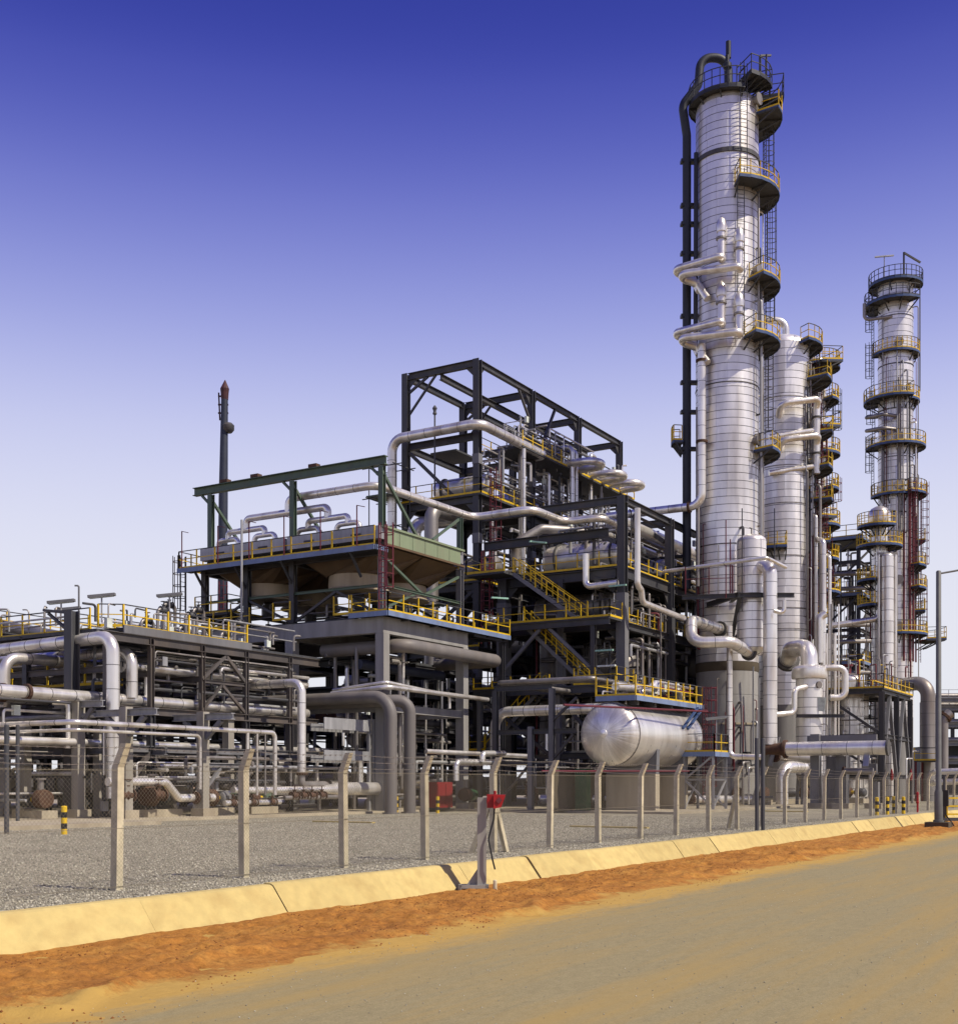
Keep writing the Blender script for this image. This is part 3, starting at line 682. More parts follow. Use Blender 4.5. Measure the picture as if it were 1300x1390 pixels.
# yellow barrier beside it
t = thing('barrier', 'low yellow barrier on dark frame at right edge beside the lamp post', 'barrier', (63.2, 11.0, -.5))
mb = MB(); p0 = V(b.x,b.y,0) + dr*.85 + df*1.2
for s in (0, 1.6): mb.bar(p0 + dr*s + V(0,0,-.52), p0 + dr*s + V(0,0,.95), .12)
for z in (.15, .55, .95): mb.bar(p0 + V(0,0,z) , p0 + dr*1.6 + V(0,0,z), .08)
mb.obj('rails', 'yellow', t)
MB().bar(p0 - dr*.3 + V(0,0,-.1), p0 + dr*2.2 + V(0,0,-.1), .16, .16).obj('foot_beam', 'steel', t)
MB().bar(p0 - dr*.12 + V(0,0,-.52), p0 - dr*.12 + V(0,0,2.1), .09).obj('side_post', 'steel', t)

# ================================================================== BOLLARDS
bol = thing('bollard', 'yellow and black banded bollard at far left by the paving edge', 'bollard', (0,0,0), 'striped bollards on the gravel edge')
hb = 0.92
for i in range(5):
    MB().lathe([(.10, i*hb/5 + .001), (.10, (i+1)*hb/5)] + ([(.08, hb+.02), (0, hb+.03)] if i == 4 else []), 12).obj('band', 'yellow' if i % 2 == 0 else 'black', bol, True)
b0 = at(87, 1133, z=0); bol.location = b0; WLOC[bol.name] = b0
for x, y, lb in ((538, 1104.5, 'yellow and black banded bollard between the two big grey pipes'), (594, 1104.5, 'yellow and black banded bollard in front of the red cabinet'),
                 (1190, 1107, 'leftmost of the four yellow and black bollards behind the fence at right'), (1204, 1106, 'second from left of the four striped bollards behind the fence at right'),
                 (1213, 1104.5, 'third from left of the four striped bollards behind the fence at right'), (1226, 1105, 'rightmost of the four striped bollards behind the fence at right')):
    copy_thing(bol, at(x, y, z=0), random.uniform(0, 1), lb)
t = MB().lathe([(.05,0),(.05,.5),(.09,.52),(.09,.62),(.055,.64),(.055,1.0),(.09,1.03),(.07,1.15),(0,1.2)], 12, tuple(at(1245, 1103, z=0))).obj('hydrant', 'red', None, True)
tag(t, 'slim red hydrant standing beyond the fence near the lamp post', 'hydrant')
for (p, q, lb) in (((41.5,17.8),(41.5,21.0),'pale concrete edging strip lying on gravel left of the horizontal vessel'), ((41.0,30.0),(41.0,33.2),'pale concrete edging strip lying on gravel before the two big grey pipes'), ((70,20.0),(70,22.6),'thin pale edging strip on gravel under the right hand pipes')):
    o = MB().box(p[0]-.12, p[0]+.12, p[1], q[1], -.05, .06).obj('edging_strip', 'kerb_concrete'); tag(o, lb, 'edging')

# ================================================================== LEFT PIPE RACK
def tpillar(u, v, label, z=5.05, arm=1.9, w=0.42, armz=0.3):
    t = thing('pipe_support', label, 'pipe support', (u, v, .13), 'concrete pipe supports of the left rack')
    MB().box(u-.4, u+.4, v-.4, v+.4, 0.0, .5).obj('footing', 'concrete_warm', t)
    MB().box(u-w/2, u+w/2, v-w/2, v+w/2, .5, z).obj('pillar', 'pillar', t)
    if arm:
        for s in (-1, 1):
            beam(t, (u, v + s*(w/2+.01), z-armz/2-.1), (u, v + s*arm, z-armz/2-.1), .26, armz, 'galv', 'arm')
            brace(t, (u, v + s*(w/2), z-1.25), (u, v + s*(arm*.62), z-armz-.12), .2, 'steel_light')
    return t
tpillar(37.35, 40.8, 'tall concrete pillar with steel arms, right of the first fence post')
tpillar(41.9, 40.6, 'thick concrete pillar with steel arms, left of second fence post')
tpillar(37.2, 43.7, 'concrete pillar with one brace, left of the first fence post', 5.5, 1.6)
tpillar(38.4, 50.4, 'concrete pillar at the left picture edge', 6.6, 0)
tpillar(36.6, 46.6, 'shaded concrete pillar behind the banded bollard', 4.6, 0)
tpillar(38.6, 43.9, 'shaded concrete pillar behind the big silver downpipe', 4.6, 0)
tpillar(46.4, 43.2, 'concrete pillar right of the silver branch drops', 5.2, 0)

rack = thing('pipe_rack', 'grey steel pipe rack with yellow railed deck at left', 'pipe rack', (45, 46, .13))
RU = [38.2, 40.9, 44.3, 47.5, 51.0]
for u in RU:
    column(rack, u, 43, 5.0, 8.55, .24, 'steel_brown')
    for v in (48.5, 54.5): column(rack, u, v, .13, 8.5, .3, 'steel')
    beam(rack, (u, 43.2, 8.25), (u, 56, 8.25), .26, .4, 'steel'); beam(rack, (u, 43.2, 5.15), (u, 56, 5.15), .26, .4, 'steel')
    beam(rack, (u, 43.2, 6.9), (u, 56, 6.9), .2, .28, 'steel_brown'); beam(rack, (u, 42.0, 3.2), (u, 56, 3.2), .24, .34, 'steel_light')
    column(rack, u, 43, .13, 4.9, .3, 'steel')
for z, w, h, m in ((8.45, .24, .42, 'steel_brown'), (5.1, .24, .36, 'steel_brown'), (3.3, .2, .3, 'steel_light')):
    for v in (43.0, 48.5, 54.5): beam(rack, (37.9, v, z), (53.5, v, z), w, h, m)
deck(rack, 39.2, 47.9, 43.1, 47.5, 8.92, '', .16)
deck(rack, 37.9, 39.15, 43.3, 60, 8.75, '', .16); deck(rack, 48, 53.5, 43.1, 47.5, 8.8, '', .12)
beam(rack, (39.2, 42.98, 8.82), (47.9, 42.98, 8.82), .1, .42, 'steel_light', 'edge_beam', False)
rail(rack, [(38.6, 44.0, 8.95), (39.3, 43.1, 8.95), (47.7, 43.1, 8.95)], 1.05, 1.45, pw=.08)
rail(rack, [(38.3, 60, 8.75), (38.3, 44.2, 8.75)], 1.05, 1.6); rail(rack, [(39.3, 47.4, 8.95), (47.7, 47.4, 8.95)], 1.05, 1.6)
brace(rack, (44.3, 43, 6.9), (46.0, 43, 8.2), .16, 'steel_brown'); brace(rack, (46.0, 43, 8.2), (47.5, 43, 6.9), .16, 'steel_brown')
brace(rack, (44.3, 43, 5.3), (45.7, 43, 6.7), .14, 'steel_brown'); brace(rack, (45.7, 43, 6.7), (47.5, 43, 5.3), .14, 'steel_brown')
beam(rack, (44.4, 43, 6.8), (47.4, 43, 6.8), .14, .18, 'steel_brown')
column(rack, 37.6, 44.6, .13, 9.6, .5, 'steel')
MB().bar((37.6, 44.6, 9.5), (37.6, 46.4, 9.75), .35, .12).obj('head_plate', 'steel', rack)
brace(rack, (37.6, 44.7, 8.6), (37.6, 46.2, 9.6), .12)
for (a, b) in (((38.2, 43, .2), (40.9, 43, 3.2)), ((40.9, 43, 3.2), (42.6, 43, .2)), ((38.2, 43, 3.2), (39.6, 43, .4))): brace(rack, a, b, .22, 'steel_brown')
# walkway behind with its own railing
wk = thing('walkway', 'yellow railed walkway between the pipes at far left', 'walkway', (41, 54, 6.5))
deck(wk, 40.3, 41.4, 45.5, 66, 6.45, '', .14); rail(wk, [(40.3, 66, 6.45), (40.3, 45.5, 6.45)], 1.1, 1.4, pw=.08); rail(wk, [(41.4, 66, 6.45), (41.4, 45.5, 6.45)], 1.1, 1.4)
for v in (46, 52, 58, 64): beam(wk, (40.85, v, .13), (40.85, v, 6.3), .2, .2, 'steel', 'post')

# big silver pipes of the rack
S = 'clad'
pipe('overhead_pipe', 'big silver insulated pipe coming from left and bending straight down', [at(-30, 886, u=38), V(38, 42.35, 8.35), V(38, 42.35, 1.0)], .30, S, .75, 18, 1.0)
pipe('overhead_pipe', 'short silver downpipe just right of the big bending silver pipe', [V(40, 56, 7.9), V(40, 43.3, 7.9), V(40, 43.3, 5.7)], .27, S, .7, 16)
pipe('rack_pipe', 'grey pipe running to far left edge above the rack deck', [at(-20, 845, u=42.5), at(90, 866, u=42.5)], .30, 'clad_dull', None, 16, 0)
pipe('rack_pipe', 'white insulated pipe bending at far left behind the yellow walkway', [at(6, 960, v=47.5), at(6, 893, v=47.5), at(90, 898, v=47.5), at(140, 905, v=47.5)], .26, S, .7, 16)
pipe('low_pipe', 'thin silver pipe crossing at pillar height then dropping right of second pillar', [V(33.4, 47.5, 4.19), V(33.4, 39.5, 4.19), V(45.75, 39.5, 4.19), V(45.75, 39.5, 1.1)], .11, S, .3, 12, 1.5)
pipe('low_pipe', 'second thin silver pipe just below and behind the pillar height pipe', [V(34.0, 47.5, 3.9), V(34.0, 40.1, 3.9), V(41.2, 40.1, 3.9), V(41.2, 40.1, 1.4)], .075, S, .25, 10, 0)
for k, (x, lb) in enumerate(((336, 'leftmost'), (349, 'second'), (360, 'third'))):
    p = at(x, 994, v=39.5)
    pipe('branch_drop', f'{lb} thin vertical branch pipe under the pillar height pipe', [V(p.x, 39.5, 4.15), V(p.x, 39.5, 1.1)], [.085, .06, .045][k], S if k != 2 else 'clad_dull', None, 10, 0, group='branch drops')
pipe('cross_pipe', 'silver pipe with elbow dropping left of third fence post', [V(49, 47.3, 5.9), V(49, 47.3, 6.95), V(49, 40.5, 6.95), V(49, 40.5, 2.2)], .23, S, .55, 16, .9, flange=(1.0,))
pipe('cross_pipe', 'brownish elbow pipe under the silver drop beside third fence post', [V(49, 40.5, 2.15), V(49, 40.5, 1.6), V(51.2, 40.5, 1.6), V(51.2, 40.5, .9)], .2, 'clad_dull', .4, 14, 0, flange=(0.0,))
def tapered(name, label, stations, m='clad', n=18):
    o = MB().tube([Vector(p) for p, r in stations], [r for p, r in stations], n).obj(name, m, None, True); return tag(o, label, 'pipe')
tapered('header_pipe', 'fat silver header pipe with cone, low behind the third fence post', [(V(43.5,40.2,1.35),.17),(V(50.2,40.2,1.35),.17),(V(51.8,40.2,1.38),.36),(V(55.6,40.2,1.38),.36),(V(55.75,40.2,1.38),.3)])
pipe('low_pipe', 'silver arch pipe standing left of the two big grey pipes', [V(53.6, 41.2, 1.5), V(53.6, 41.2, 3.3), V(55.0, 41.2, 3.3), V(55.0, 41.2, 1.5)], .2, S, .5, 14, 0)
pipe('low_pipe', 'white vertical pipe seen between the two big grey pipes', [V(58.4, 41.4, .3), V(58.4, 41.4, 3.0), V(60.4, 41.4, 3.6)], .32, S, .5, 14)
pipe('trunk_pipe', 'front one of the two big matt grey pipes bending down to ground', [V(53.8, 50, 6.45), V(53.8, 38.2, 6.45), V(53.8, 38.2, .0)], .34, 'pipe_grey', 1.15, 20, 0, flange=(1.0,), fm='pipe_grey')
pipe('trunk_pipe', 'rear one of the two big matt grey pipes bending down to ground', [V(54.85, 46, 6.3), V(54.85, 39.4, 6.3), V(55.6, 38.2, 6.3), V(55.6, 38.2, .0)], .34, 'pipe_grey', 1.15, 20, 0, flange=(1.0,), fm='pipe_grey')
# long parallel pipes resting on the rack
rk = [(43.6, .26, 5.62, S), (44.35, .2, 5.56, S), (45.2, .3, 5.66, S), (46.0, .16, 5.52, 'clad_dull'), (46.9, .22, 5.58, S), (47.7, .18, 5.54, 'clad_dull'), (49.4, .28, 5.65, S), (50.6, .2, 5.56, 'clad_dull'), (52.2, .3, 5.66, S)]
for i, (v, r, z, m) in enumerate(rk):
    lb = ['fat bright pipe nearest on the middle rack level at left', 'medium pipe second from front on the middle rack level'][i] if i < 2 else 'insulated pipe deep within the middle level of the left rack'
    pipe('rack_pipe', lb, [V(27, v, z), V(53.2, v, z)], r, m, None, 14, 1.3, flange=(.28,) if i in (0, 2) else (), group='pipes on the middle rack level')
for i, (v, r, m) in enumerate([(43.7, .17, S), (44.4, .1, S), (45.0, .2, 'clad_dull'), (46.1, .14, S), (47.4, .22, 'clad_dull'), (48.9, .16, S), (50.4, .24, 'clad_dull'), (52, .2, S)]):
    pipe('rack_pipe', 'insulated pipe on the lowest level of the left rack', [V(30, v, 3.37 + r), V(55.2, v, 3.37 + r)], r, m, None, 12, 0, group='pipes on the lowest rack level')
for i, (v, r, m) in enumerate([(43.8, .2, S), (45.0, .28, S), (46.3, .18, 'clad_dull'), (48, .3, 'clad_dull'), (50, .22, 'clad_dull'), (53, .3, 'clad_dull')]):
    pipe('rack_pipe', 'insulated pipe just below the railed deck of the left rack', [V(40.2 + (i % 3)*.7, v, 7.05 + r), V(53.4, v, 7.05 + r)], r, m, None, 12, 0, group='pipes below the rack deck')
for i, v in enumerate((44.5, 47.0, 50.0)):
    pipe('rack_pipe', 'dark cross pipe under the left rack deck', [V(42 + i*3, 44, 7.75), V(42 + i*3, 60, 7.75)], .16, 'clad_dull', None, 10, 0, group='dark cross pipes under deck')

# pumps and valves on the ground under the rack
def pump(u, v, rz, label, m='steel', sc=1.0, z=.13):
    t = thing('pump', label, 'pump', (0,0,0), 'pumps under the left rack'); s = sc
    MB().box(-1.3*s, 1.1*s, -.45*s, .45*s, 0, .35).obj('plinth', 'concrete_warm', t)
    MB().lathe([(.0,-.55*s),(.42*s,-.5*s),(.48*s,-.3*s),(.48*s,.05*s),(.3*s,.25*s)], 16, (-.55*s,0,.95*s), 'x').obj('casing', 'rust', t, True)
    mt = MB(); mt.lathe([(.3*s,.1*s),(.38*s,.15*s),(.38*s,.9*s),(.3*s,1.0*s),(.12*s,1.05*s)], 16, (0,0,.92*s), 'x'); mt.box(.3*s,.6*s,-.5*s,-.36*s,.85*s,1.05*s); mt.obj('motor', m, t, True)
    MB().lathe([(.14*s,-.35*s),(.14*s,.2*s)], 12, (0,0,.93*s), 'x').obj('coupling_guard', 'yellow', t)
    MB().lathe([(.17*s,1.3*s),(.17*s,1.9*s),(.28*s,1.9*s),(.28*s,1.98*s)], 14, (-.55*s,0,0)).obj('discharge_nozzle', 'clad_dull', t)
    t.location = V(u, v, z); t.rotation_euler.z = rz; return t
pump(40.2, 41.7, .1, 'brown rusty pump between first and second concrete pillars', 'steel', 1.0)
pump(43.9, 41.6, .2, 'dark pump behind the second fence post', 'steel_light', .9)
pump(47.4, 41.9, 0, 'small dark pump under the silver elbow near third fence post', 'green_beam', .85)
pump(35.5, 44.6, 1.5, 'shaded pump at the left picture edge', 'steel', .9)
pump(60.2, 39.5, .2, 'dark pump set right of the two big grey pipes', 'steel', .9)
pump(63.2, 39.0, .2, 'brown pump beside the frame foot behind the brace post', 'green_valve', .9)
t = thing('cabinet', 'dark red cabinet on the paving right of the big grey pipes', 'cabinet', (59.2, 38.9, .13))
c_ = at(597, 1100, v=38.8); MB().box(c_.x-.9, c_.x+.75, 38.4, 39.4, .25, 1.75).obj('body', 'dark_red', t); MB().box(c_.x-.8, c_.x+.65, 38.5, 39.3, .13, .25).obj('foot', 'steel', t)
MB().box(c_.x-.85, c_.x-.1, 38.36, 38.4, .4, 1.65).obj('door', 'dark_red', t); MB().box(c_.x-.02, c_.x+.7, 38.36, 38.4, .4, 1.65).obj('door', 'dark_red', t)
m1 = pipe('manifold_pipe', 'silver pump manifold with brown valves between concrete pillars at left', [V(36.4, 40.9, 1.75), V(39.8, 40.9, 1.75), V(40.6, 40.9, 1.0), V(42.9, 40.9, 1.0)], .19, S, .4, 14, 0)
for u, z in ((37.3, 1.15), (39.2, 1.15), (41.9, 1.0)): valve(m1, (u, 40.75, z), (1, 0, 0), .2)
m2 = pipe('manifold_pipe', 'silver ground pipe with brown valves behind the second fence post', [V(42.6, 39.9, .75), V(46.6, 39.9, .75)], .13, S, None, 12, 0)
for u in (43.2, 44.6, 46.0): valve(m2, (u, 39.9, .75), (1, 0, 0), .13, 'rust', 'green_valve')
m3 = pipe('manifold_pipe', 'thin ground pipe with valve cluster under the fat header cone', [V(46.8, 39.8, .95), V(51.5, 39.8, .95)], .11, 'clad_dull', None, 12, 0)
for u in (47.6, 48.3, 49.0, 49.8): valve(m3, (u, 39.8, 1.05), (1, 0, 0), .14)
t = thing('bracket', 'grey steel bracket arm on the second concrete pillar', 'bracket', (42.2, 40.5, 2.3))
beam(t, (42.15, 40.55, 2.55), (44.4, 40.55, 2.55), .16, .18, 'steel_light'); brace(t, (42.15, 40.55, 1.55), (43.0, 40.55, 2.4), .14, 'steel_light')
# cable ladder frames with galvanised side rails right of the silver drop
for i, (z, lb) in enumerate(((4.9, 'upper'), (3.2, 'lower'))):
    t = thing('cable_tray', f'{lb} galvanised cable tray edge right of the silver drop pipe', 'cable tray', (54, 41.2, z))
    p = at(400, 980, u=51.5); a, b_ = V(50.6, 40.3, z), V(54.6, 40.3, z)
    MB().bar(a, b_, .05, .62 - .1*i).obj('side_plate', 'galv', t); MB().bar(a + V(0,.9,-.2), b_ + V(0,.9,-.2), .05, .4).obj('side_plate', 'galv', t)
    rg = MB()
    for k in range(12): rg.bar(a.lerp(b_, k/11) + V(0,.03,-.2), a.lerp(b_, k/11) + V(0,.87,-.2), .05)
    rg.obj('rungs', 'galv', t, False, 'stuff')
t = thing('tray_post', 'slim galvanised post holding the two cable tray edges', 'post', (54.7, 40.4, .13))
for du in (0, .45): MB().bar((54.75+du, 40.4, .13), (54.75+du, 40.4, 5.3), .16).obj('post', 'galv', t)
# lights on poles above the rack
def tlight(x, y0, y1, v, lb, tilt=.12, m='lamp_white'):
    top = at(x, y0, v=v); bot = at(x, y1, v=v)
    t = thing('flood_lamp', lb, 'lamp', bot)
    MB().tube([bot, top], .04, 8).obj('pole', 'galv', t, True)
    d = V(RX, RY, 0)
    h = MB().bar(top - d*.65 + V(0,0,.02-tilt*.5), top + d*.65 + V(0,0,.02+tilt*.5), .26, .13).obj('housing', 'steel_light', t)
    MB().bar(top - d*.58 + V(0,0,-.055-tilt*.5), top + d*.58 + V(0,0,-.055+tilt*.5), .18, .05).obj('tube', m, t)
tlight(83, 817, 860, 47, 'leftmost slanted strip lamp on a pole above the rack')
tlight(92, 827, 860, 50, 'lower strip lamp right behind the leftmost one')
tlight(138, 809, 845, 45.5, 'strip lamp on a pole above the corner of the rack deck')
tlight(230, 808, 850, 45.8, 'strip lamp on a pole above the rack deck left of the caged ladder')
p = at(107, 858, v=47); q = at(107, 795, v=47)
tag(MB().tube(fillet([p, q, q + V(RX,RY,0)*-.2], .08), .045, 8).obj('vent_pole', 'steel_light', None, True), 'thin bare pole with hooked tip at left above the rack', 'pole')
# small valves and instruments standing on the rack deck
for i, (x, v) in enumerate(((192, 46), (214, 45), (222, 46), (243, 46.5), (252, 45.2), (262, 46), (300, 46.3), (318, 45))):
    p = at(x, 850, v=v); h_ = 1.0 + .5*((i*7) % 3)
    t = thing('valve_station', 'upright pipe stub with valve on the left rack deck', 'valve', (p.x, v, 8.92), 'valve stubs on the rack deck')
    s_ = MB().tube(fillet([V(p.x, v, 8.92), V(p.x, v, 8.92 + h_), V(p.x + .8, v, 8.92 + h_), V(p.x + .8, v, 8.92)], .2), .09, 10).obj('stub', 'clad_dull', t, True)
    valve(t, (p.x + .4, v, 8.92 + h_), (1, 0, 0), .12, 'steel', 'maroon' if i % 3 == 0 else 'steel')

# rack continuing behind the air cooler, dark background of the left part
bk = thing('rear_pipe_rack', 'dark steel rack with pipes seen behind the left rack', 'pipe rack', (55, 62, .13))
for u in (34, 42, 50, 58, 66, 74):
    for v in (58, 64): column(bk, u, v, .13, 10.4 if u > 40 else 7.4, .35, 'steel')
    for z in (3.4, 5.6, 7.4) + ((10.2,) if u > 40 else ()): beam(bk, (u, 58, z), (u, 64, z), .3, .4)
for z in (3.4, 5.6, 7.2):
    for v in (57.9, 64): beam(bk, (34, v, z), (76, v, z), .3, .4)
deck(bk, 40, 76, 58.2, 63.8, 10.3, 'f'); deck(bk, 34, 76, 58.2, 63.8, 5.3); deck(bk, 42, 76, 58.2, 63.8, 7.7)
for u in (38, 46, 54, 62, 70): brace(bk, (u-4, 57.9, .3), (u+4, 57.9, 3.3), .2); brace(bk, (u+4, 57.9, 3.5), (u-4, 57.9, 7.1), .2)
for i, (v, z, r) in enumerate([(58.7,5.75,.3),(60,5.8,.35),(61.5,5.7,.25),(63,5.8,.35),(58.8,3.9,.3),(60.5,3.9,.3),(62.4,3.95,.35),(58.9,8.2,.3),(61,8.3,.4)]):
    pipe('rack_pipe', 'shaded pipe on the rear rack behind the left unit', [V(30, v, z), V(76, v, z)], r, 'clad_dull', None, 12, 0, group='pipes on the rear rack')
def hx_vessel(name, label, c, L, r, axis='x', m='clad_dull', group=None, legs=True, zg=None):
    """horizontal exchanger: shell, channel flange, domed ends, saddles"""
    c = Vector(c); t = thing(name, label, 'heat exchanger', c - V(0,0,r+.4), group)
    pr = [(0,-L/2-.45*r),(.6*r,-L/2-.36*r),(.92*r,-L/2-.15*r),(r,-L/2),(r,L/2),(.92*r,L/2+.15*r),(.6*r,L/2+.36*r),(0,L/2+.45*r)]
    MB().lathe(pr, 20, c, axis).obj('shell', m, t, True)
    for s in (-.42, .36): MB().lathe([(r+.01,L*s-.06),(r+.11,L*s-.06),(r+.11,L*s+.06),(r+.01,L*s+.06)], 20, c, axis).obj('flange', 'seam', t)
    for s in (-.28, .25):
        d = V(L*s,0,0) if axis == 'x' else V(0,L*s,0); e = V(.14,r*.8,0) if axis == 'x' else V(r*.8,.14,0); q = c + d
        z0 = zg if zg is not None else c.z - r - .45
        MB().box(q.x-e.x, q.x+e.x, q.y-e.y, q.y+e.y, z0, c.z - r*.62).obj('saddle', 'steel_light', t)
    return t
for i, (u, v) in enumerate(((33, 47), (42, 48.5), (47, 49.5), (52, 47.5), (58, 52), (64, 50))):
    hx_vessel('heat_exchanger', 'shaded horizontal exchanger on the ground deep under the racks', V(u, v, 1.65), 4.6, .75, 'y', 'clad_dull', 'exchangers under the racks', zg=.13)

# ================================================================== AIR COOLER on concrete table
U0, U1, V0, V1 = 55.5, 64.0, 40.0, 53.9
tb = thing('concrete_table', 'grey concrete table frame carrying the air cooler', 'frame', (60, 47, .13))
for u in (U0, U1):
    for v in (V0, 46.6, V1):
        MB().box(u-.29, u+.29, v-.29, v+.29, .13, 10.15).obj('column', 'concrete', tb)
for v in (V0, 46.6, V1): MB().box(U0-.28, U1+.28, v-.26, v+.26, 10.16, 11.1).obj('beam', 'concrete', tb)
for u in (U0, U1):
    for a, b_ in ((V0+.27, 46.33), (46.87, V1-.27)): MB().box(u-.27, u+.27, a, b_, 10.2, 11.08).obj('beam', 'concrete', tb)
    for a, b_ in ((V0+.3, 46.3), (46.9, V1-.3)): MB().box(u-.16, u+.16, a, b_, 5.75, 6.2).obj('beam', 'concrete', tb)
for v in (V0, 46.6, V1): MB().box(U0+.3, U1-.3, v-.16, v+.16, 5.75, 6.2).obj('beam', 'concrete', tb)
MB().box(U0, U1, 42.0, V1, 11.11, 11.2).obj('deck', 'grating', tb)
wp = thing('table_walkway', 'yellow railed blue edged walkway along the concrete table', 'walkway', (61, 39.5, 11.2))
deck(wp, 54.9, 68.6, 39.2, 41.9, 11.32, 'fb', .1, 'grating', 'blue')
rail(wp, [(54.9, 39.2, 11.32), (54.9, 43.0, 11.32)], 1.1, 1.2); rail(wp, [(54.95, 46.3, 11.32), (54.95, 47.6, 11.32)], 1.1, 1.0); rail(wp, [(55.0, 49.5, 11.2), (55.0, V1, 11.2)], 1.1, 1.4)
for u in (57, 60, 62, 66, 68): beam(wp, (u, 39.2, 11.1), (u, 41.9, 11.1), .2, .22, 'steel')
beam(wp, (64.5, 39.4, 11.05), (68.6, 39.4, 11.05), .2, .3, 'steel'); column(wp, 68.3, 39.6, .13, 10.9, .3, 'steel')

ac = thing('air_cooler', 'large air cooler with brown fan ducts and green side panels', 'air cooler', (60, 47, 11.2))
for u in (U0+.1, U1-.1):
    for v in (V0+.1, 46.6, 50.2, V1-.2): column(ac, u, v, 11.2, 15.0, .36, 'steel_light' if v < 41 else 'steel')
for v in (46.6, V1-.2): beam(ac, (U0, v, 14.85), (U1, v, 14.85), .3, .4)
for u in (U0+.1, U1-.1): beam(ac, (u, V0, 14.86), (u, V1, 14.86), .28, .38, 'steel')
for u in (U0+.1, U1-.1): beam(ac, (u, V0, 12.95), (u, V1, 12.95), .14, .16, 'green_beam', 'tie')
beam(ac, (U0, V0+.05, 12.95), (U1, V0+.05, 12.95), .14, .16, 'green_beam', 'tie')
for (a, b_) in ((V0+.3, 46.4), (46.8, V1-.4)):
    m_ = (a + b_)/2
    brace(ac, (U0+.1, a, 11.3), (U0+.1, m_, 12.85), .14, 'steel'); brace(ac, (U0+.1, m_, 12.85), (U0+.1, b_, 11.3), .14, 'steel')
    brace(ac, (U1-.1, a, 11.3), (U1-.1, m_, 12.85), .14, 'steel'); brace(ac, (U1-.1, m_, 12.85), (U1-.1, b_, 11.3), .14, 'steel')
brace(ac, (U0+.2, V0+.1, 14.6), (59.8, V0+.1, 12.9), .14, 'green_beam'); brace(ac, (59.8, V0+.1, 12.9), (U1-.2, V0+.1, 14.6), .14, 'green_beam')
brace(ac, (U0+.2, V0+.1, 11.6), (59.0, V0+.1, 12.9), .12, 'green_beam')
for v in (43.4, 50.4):
    for u in (57.8, 61.9):
        # tapered plenum above a fan ring, motor below
        p_ = MB(); hu, hv = 1.98, 3.25
        p_.add([(u-hu,v-hv,15.2),(u+hu,v-hv,15.2),(u+hu,v+hv,15.2),(u-hu,v+hv,15.2)] + [(u+1.75*math.cos(t),v+1.95*math.sin(t),13.95) for t in [rad(225)+2*PI*k/16 for k in range(16)]],
               [(0,1,8,7,6,5,4),(1,2,12,11,10,9,8),(2,3,16,15,14,13,12),(3,0,4,19,18,17,16)])
        p_.obj('plenum', 'brown_duct', ac)
        MB().lathe([(1.76,13.96),(1.8,13.5),(1.8,13.2),(1.95,13.1),(1.95,13.02),(1.7,13.02)], 28, (u,v,0)).obj('fan_ring', 'beige_ring', ac, True)
        f_ = MB()
        for k in range(6):
            t = 2*PI*k/6; f_.bar((u+.2*math.cos(t), v+.2*math.sin(t), 13.3), (u+1.6*math.cos(t), v+1.6*math.sin(t), 13.34), .3, .03)
        f_.lathe([(.25,13.2),(.25,13.45)], 12, (u,v,0)); f_.obj('fan', 'steel', ac)
        MB().lathe([(.32,12.0),(.38,12.1),(.38,12.9),(.2,13.1)], 14, (u,v,0)).obj('fan_motor', 'steel', ac, True)
        MB().box(u-1.9, u+1.9, v-.12, v+.12, 11.85, 12.0).obj('motor_beam', 'steel', ac)
    for vv in (v-1.7, v+1.75):
        MB().box(U0+.35, U1-.35, vv-1.63, vv+1.63, 15.3, 16.0).obj('tube_bundle', 'steel', ac)
        hbx = MB().box(U0-.22, U0+.3, vv-1.66, vv+1.66, 15.55, 16.28).obj('header_box', 'galv', ac)
        MB().box(U0-.26, U0-.22, vv-.35, vv+.35, 15.8, 15.95).obj('name_plate', 'steel', hbx)
        MB().box(U1-.3, U1+.2, vv-1.66, vv+1.66, 15.45, 16.2).obj('header_box', 'galv', ac)
for k in range(6):
    a = U0 + .3 + k*1.33; MB().box(a, a+1.29, V0-.06, V0+.02, 15.32, 16.2).obj('side_panel', 'green_panel', ac)
MB().bar((U0, V0-.08, 16.25), (U1+.1, V0-.08, 16.25), .14, .12).obj('panel_cap', 'green_panel', ac)
MB().bar((U0, V0-.08, 15.26), (U1+.1, V0-.08, 15.26), .14, .12).obj('panel_cap', 'brown_duct', ac)
# blue edged service walkway along the headers
deck(ac, U0-1.15, U0-.02, V0-.3, V1+.9, 14.98, '', .1, 'grating', 'blue')
rail(ac, [(U0-1.1, V0-.25, 14.98), (U0-1.1, V1+.85, 14.98)], 1.1, 1.55, toe=True); rail(ac, [(U0-1.1, V1+.85, 14.98), (U0+1.0, V1+.85, 14.98)], 1.1, 1.0)
for v in (41.5, 46.6, 50.2, 53.5): brace(ac, (U0-1.05, v, 14.8), (U0+.0, v, 13.5), .12, 'steel')
for v in (40.9, 43.5, 46.2, 48.9, 51.4, 54.4):
    d = MB(); d.bar((U0-1.2, v, 14.98), (U0-1.2, v, 17.3), .05); d.bar((U0-1.2, v, 17.3), (U0-1.2, v-.55, 17.15), .04); d.obj('lamp_stanchion', 'maroon', ac)
ladder(ac, (U0-.75, V0-.5), (0,-1,0), 11.4, 15.2, 'maroon', True, start=1.2, w=.55)
ladder(ac, (U0-.5, V1+1.1), (0,1,0), 11.0, 14.95, 'steel_brown', True, start=1.6, w=.5)
MB().tube([V(U0-1.4, 49.3, 10.8), V(U0-1.4, 49.3, 17.4)], .07, 8).obj('vent_pipe', 'galv', ac, True)
